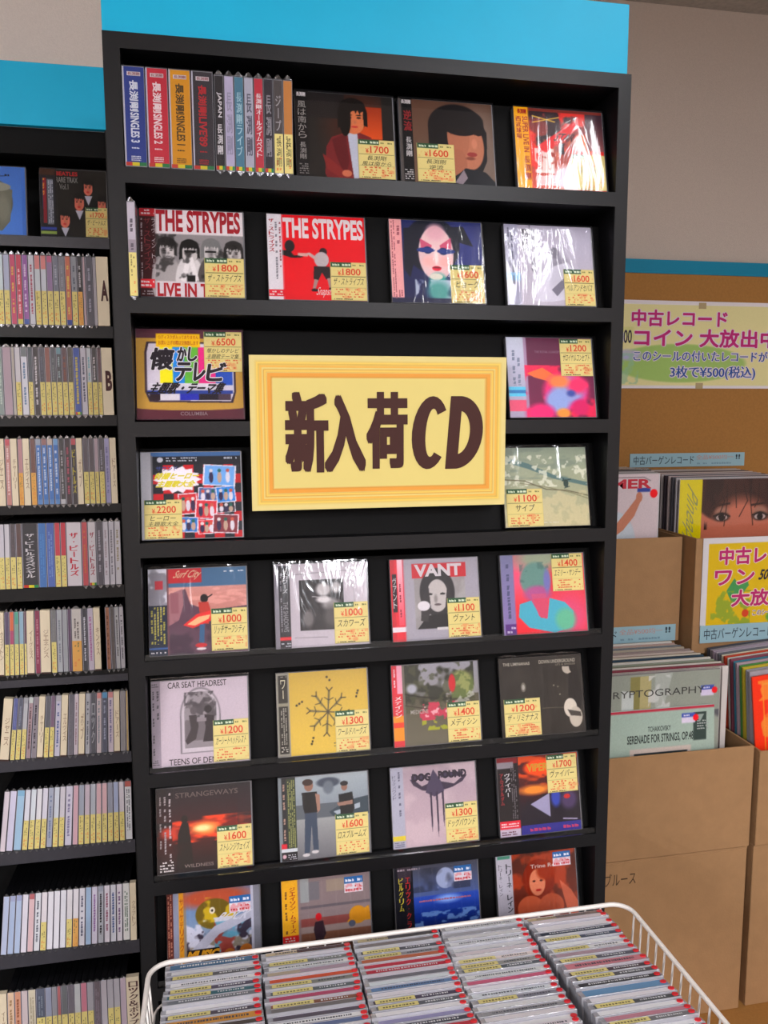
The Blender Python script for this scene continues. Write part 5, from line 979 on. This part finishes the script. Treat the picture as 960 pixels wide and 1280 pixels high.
for k in range(18):
    nm = cname(EDG[k])
    record('%s record sleeve edge, %s behind the photographic sleeve in the left lower box' % (nm, ORD[k+1]), 1.0-.0016*k, FY+.058+k*.0124, -.9375+(k % 3)*.0015, edge=EDG[k], thick=.0045+.003*(k % 2), lean=0, W_=.316)
MB().box(-.195, .195, -.09, .135, .0065, .119, 'b28558').build('inner_riser', M['cardin'], lb1)
# right lower box: red ornate record, then others
c = Cv(315, 315, 'd8402c', .5); c.R(0, 0, 1, 1, 'd44028').R(.05, .04, .95, .045, 'd88a48').L([(.09, .05), (.09, .95)], .008, 'dc9440').N(.05, .04, .4, .2, 'e09048', 9, .56, .05, .8, 4).N(.06, .2, .26, 1, 'd89048', 9, .58, .05, .8, 14).L([(.1, .07), (.9, .07)], .012, 'd89850').E(.35, .3, .03, .03, 'e0986c').E(.47, .28, .03, .03, 'e0986c')
record('bright red record sleeve with golden ornament at the right edge', 1.3955, FY+.03, -.962, c, lean=2, roll=-5, edge='c8402c')
E2 = ['a8a0a8', '9898a0', 'c8b438', '4c8c48', 'b8a0ac', '3c7c94', '8c4c5c', 'c4c4c0', 'c84830', 'd0c8b0', '6c6c74', 'b0a4b0', 'a898a8', '8c8488', '4c4c54', '54545c', 'b8b0b0', 'ccc8c4']
for k in range(15):
    record('%s record sleeve edge, %s behind the red ornate sleeve in the right lower box' % (cname(E2[k]), ORD[k+1]), 1.3945, FY+.052+k*.0125, -.955+min(k, 6)*.0015, roll=-4.5, edge=E2[k], facec=E2[k], thick=.0045+.003*((k+1) % 2), W_=.316)
MB().box(-.185, .185, -.1, .135, .0065, .1065, 'b28558').build('inner_riser', M['cardin'], lb2)
# upper left box
c = Cv(315, 315, 'c4b8bc', .5); c.R(0, 0, 1, 1, 'c8bcc0').E(.6, .62, .2, .3, 'bcc4cc').P([(.52, .5), (.62, .42), (.72, .3), (.8, .2), (.84, .22), (.78, .36), (.68, .48), (.56, .56)], 'b07c68').E(.82, .2, .03, .045, 'b07c68').P([(.5, .52), (.6, .5), (.66, .8), (.46, .8)], '9ca8b4').L([(.5, .03), (.86, .03)], .005, '4c4448').L([(.86, .03), (.92, .06)], .005, '4c4448')
c.R(.8, .12, .92, .155, '3c4c8c').E(.955, .17, .035, .038, 'e02830')
c.t('SUMMER', .3, .045, .94, .115, 'c83444', .03)
c.T[-1] = ('t', 'MER', .56, .045, .93, .125, 'c83444', .035, 0, None, 0)
record('white record sleeve with red capitals and a raised arm', .956, .835, -.487, c, lean=0, edge='c8c0c0', wrapd=False)
E3 = ['d0ccd0', 'a8a4a8', '6c706c', 'ccc8cc', 'b0a8ac', '8c8c90', '4c4c50', '5c585c', '3c3c40', 'a8a8ac', 'c8b8a8', '8c7c74', 'c4bcb8', 'ac9c94', '6c6460', 'c8c0b4']
for k in range(16):
    record('%s record sleeve edge, %s behind the raised arm sleeve in the upper box' % (cname(E3[k]), ORD[k+1]), .962+.0035*min(k, 8), .845+k*.0158, -.490, edge=E3[k], thick=.0055+.003*(k % 2), W_=.318, wrapd=(6 <= k <= 8))
MB().box(-.19, .19, -.145, .145, .0065, .1335, 'b28558').build('inner_riser', M['cardin'], ub1)
# upper right box
c = Cv(315, 315, 'b06c58', .6); c.R(0, 0, 1, 1, 'b47460').E(.62, .1, .5, .32, '3c2420').N(.25, 0, 1, .45, '2c1a18', 6, .5, .12, .9, 3, 2.2, .6).E(.62, .48, .3, .3, 'b87864', soft=.4)
for sx in (.42, .8): c.E(sx, .3, .07, .05, 'a07868', soft=.6).E(sx, .34, .075, .04, '2c201e', soft=.5).E(sx, .345, .055, .026, 'b8a8a4').E(sx, .345, .03, .03, '1c1414').L([(sx-.08, .33), (sx, .305), (sx+.08, .335)], .01, '1c1210').L([(sx-.09, .24), (sx+.07, .22)], .02, '3c2620')
for q in range(9): c.L([(.3+.08*q, .05), (.34+.075*q+.03*math.sin(q*2), .2), (.3+.08*q+.05*math.sin(q*3), .26+.08*(q % 3))], .008, '2c1a18')
c.R(0, 0, .22, 1, 'c8bc20').t('Pineapple', .04, .08, .18, .75, 'a0a060', .0, rot=90, shear=.3)
record('record sleeve with closeup of eyes under dark fringe and yellow strip', 1.3465, .858, -.507, c, lean=0, edge='a8a4a8', wrapd=True)
E4 = ['d0ccd0', '5c5c64', 'c8b8b8', '443c44', 'c8c0c0', '8c7c7c', 'd0c0b8', '5c4844', '7c6c64', 'c4b8b4', '9c8c84']
for k in range(11):
    record('%s record sleeve edge, %s behind the eyes sleeve in the upper right box' % (cname(E4[k]), ORD[k+1]), 1.3455, .872+k*.0195, -.507+.0008*k, edge=E4[k], thick=.007+.003*(k % 2), W_=.318)
MB().box(-.19, .19, -.16, .16, .0065, .1415, 'b28558').build('inner_riser', M['cardin'], ub2)

# ---- banner on the board
BW, BH = .86, .262
c = Cv(BW*1000, BH*1000, 'e6dfa0', .5); c.R(0, 0, 1, 1, 'eae4e8').R(.004, .045, .996, .965, 'ebe3a6').E(.46, .71, .26, .22, 'a8cc70', soft=.08).E(.26, .62, .05, .06, 'b8b8dc', soft=.6).N(.1, .6, .3, .95, '98c8a8', 9, .56, .08, .6, 3).N(.1, .3, .28, .6, 'd8dc88', 6, .5, .2, .6, 8).E(.21, .42, .035, .1, 'd8d4dc')
for i_ in range(3): c.L([(.14+.03*i_, .98), (.2+.02*i_, .82)], .02, '90c09c', .5)
t = thing('banner', 'yellow green paper banner with pink and blue Japanese lettering pinned to the tan board', 'banner', (1.105, WALLY-.0215, Z(.062)))
bn = MB().box(0, BW, 0, .0012, 0, BH, 'e0dadc').build('paper', M['print'], t)
fc = MB().grid(.001, BW-.001, .001, BH-.001, -.0003, c.px(.005)).build('printed_face', M['print'], t)
lt = MB(); PK = 'c8287c'; BLU = '2c58a4'; yb = -.0007
bxx = lambda x: x-1.105
zz_ = lambda z: z-.062
def bt(s_, x0, z0, x1, z1, cc, bold, halo='e8dce8'):
    text(lt, s_, bxx(x0)-.002, zz_(z0)-.002, bxx(x1)+.002, zz_(z1)+.002, yb, halo, bold+.05); text(lt, s_, bxx(x0), zz_(z0), bxx(x1), zz_(z1), yb-.0003, cc, bold)
bt('中古レコード', 1.335, .247, 1.655, .297, PK, .03); bt('コイン 大放出中♪', 1.345, .186, 1.865, .242, PK, .03); text(lt, '500', bxx(1.298), zz_(.196), bxx(1.338), zz_(.236), yb, '3c3448', .02)
bt('このシールの付いたレコードが', 1.345, .143, 1.80, .176, BLU, .02); bt('3枚で¥500(税込)', 1.468, .088, 1.76, .131, BLU, .02)
lt.build('banner_lettering', M['print'], fc)
for (px_, pz) in ((.463, .249), (.463, .008)): MB().box(px_-.012, px_+.012, -.0022, -.0009, pz-.009, pz+.009, 'b8a47c').build('tape', M['print'], t)
# ---- pale blue name strips
def strip_card(label, x, y, z, w_, h_, parent=None):
    t = thing('name_strip', label, 'sign', (x, y, Z(z)), 'pale blue name strips'); MB().box(0, w_, 0, .0015, 0, h_, '9cc0cc').build('card', M['print'], t)
    lt = MB(); text(lt, '中古バーゲンレコード', w_*.03, h_*.18, w_*.55, h_*.82, -.0004, '34404c', .005); text(lt, '全品¥500均一', w_*.57, h_*.5, w_*.9, h_*.86, -.0004, 'c49890', .01); text(lt, '!!', w_*.92, h_*.5, w_*.96, h_*.86, -.0004, '34404c', .03); marks(lt, w_*.58, h_*.12, w_*.88, h_*.34, -.0004, '7c9cac', 1, seed=4)
    lt.build('strip_lettering', M['print'], t); return t
strip_card('pale blue name strip on the tan board below the banner', 1.346, WALLY-.0215, -.1785, .392, .042)
strip_card('pale blue name strip at the foot of the upper left record box', .930, .797, -.6245, .385, .045)
strip_card('pale blue name strip across the foot of the yellow poster', 1.352, .7395, -.6200, .39, .0475)
# ---- yellow poster on the upper right box
PW, PH = .37, .262
c = Cv(PW*1000, PH*1000, 'e0dce0', .6); c.R(.0, 0, 1, 1, 'dcd8dc').R(.045, .06, .955, .98, 'e2bc18').E(.24, .62, .16, .16, '4c9c50', soft=.5, al=.0).P([(.2, .55), (.26, .42), (.3, .5), (.36, .42), (.38, .5), (.32, .6), (.34, .7), (.24, .66)], '4c9c58').N(.08, .55, .4, .95, '88a838', 10, .52, .06, .8, 4).E(.85, .84, .32, .13, '5ca048').E(.36, .79, .028, .04, 'd84828').E(.6, .35, .07, .1, 'd4d0d8')
t = thing('poster', 'yellow poster with white border and pink lettering on the upper right box', 'poster', (1.352, .7425, Z(-.5995)))
pf = MB().box(0, PW, 0, .0008, 0, PH, 'dcd8dc').build('paper', M['print'], t)
fc = MB().grid(.0005, PW-.0005, .0005, PH-.0005, -.0003, c.px(.005)).build('printed_face', M['print'], t)
lt = MB()
def pt(s_, x0, y0, x1, y1, cc, bold, halo='ecd8c8'):
    text(lt, s_, x0*PW-.002, (1-y1)*PH-.002, x1*PW+.002, (1-y0)*PH+.002, -.0007, halo, bold+.05); text(lt, s_, x0*PW, (1-y1)*PH, x1*PW, (1-y0)*PH, -.001, cc, bold)
pt('中古レコード', .13, .1, .9, .28, 'c02c70', .03); pt('ワン', .1, .33, .42, .49, 'c02c70', .03); pt('コイン', .62, .33, .94, .49, 'c02c70', .03); pt('大放出中♪', .24, .54, .92, .72, 'c02c70', .03)
text(lt, '500', .46*PW, .55*PH, .57*PW, .66*PH, -.0012, '34303c', .03, shear=.2); pt('このシールの付いたレコードが', .42, .76, .95, .82, '3c4c94', .01); pt('3枚で¥500', .62, .84, .92, .93, '3c4c94', .01)
lt.build('poster_lettering', M['print'], fc)
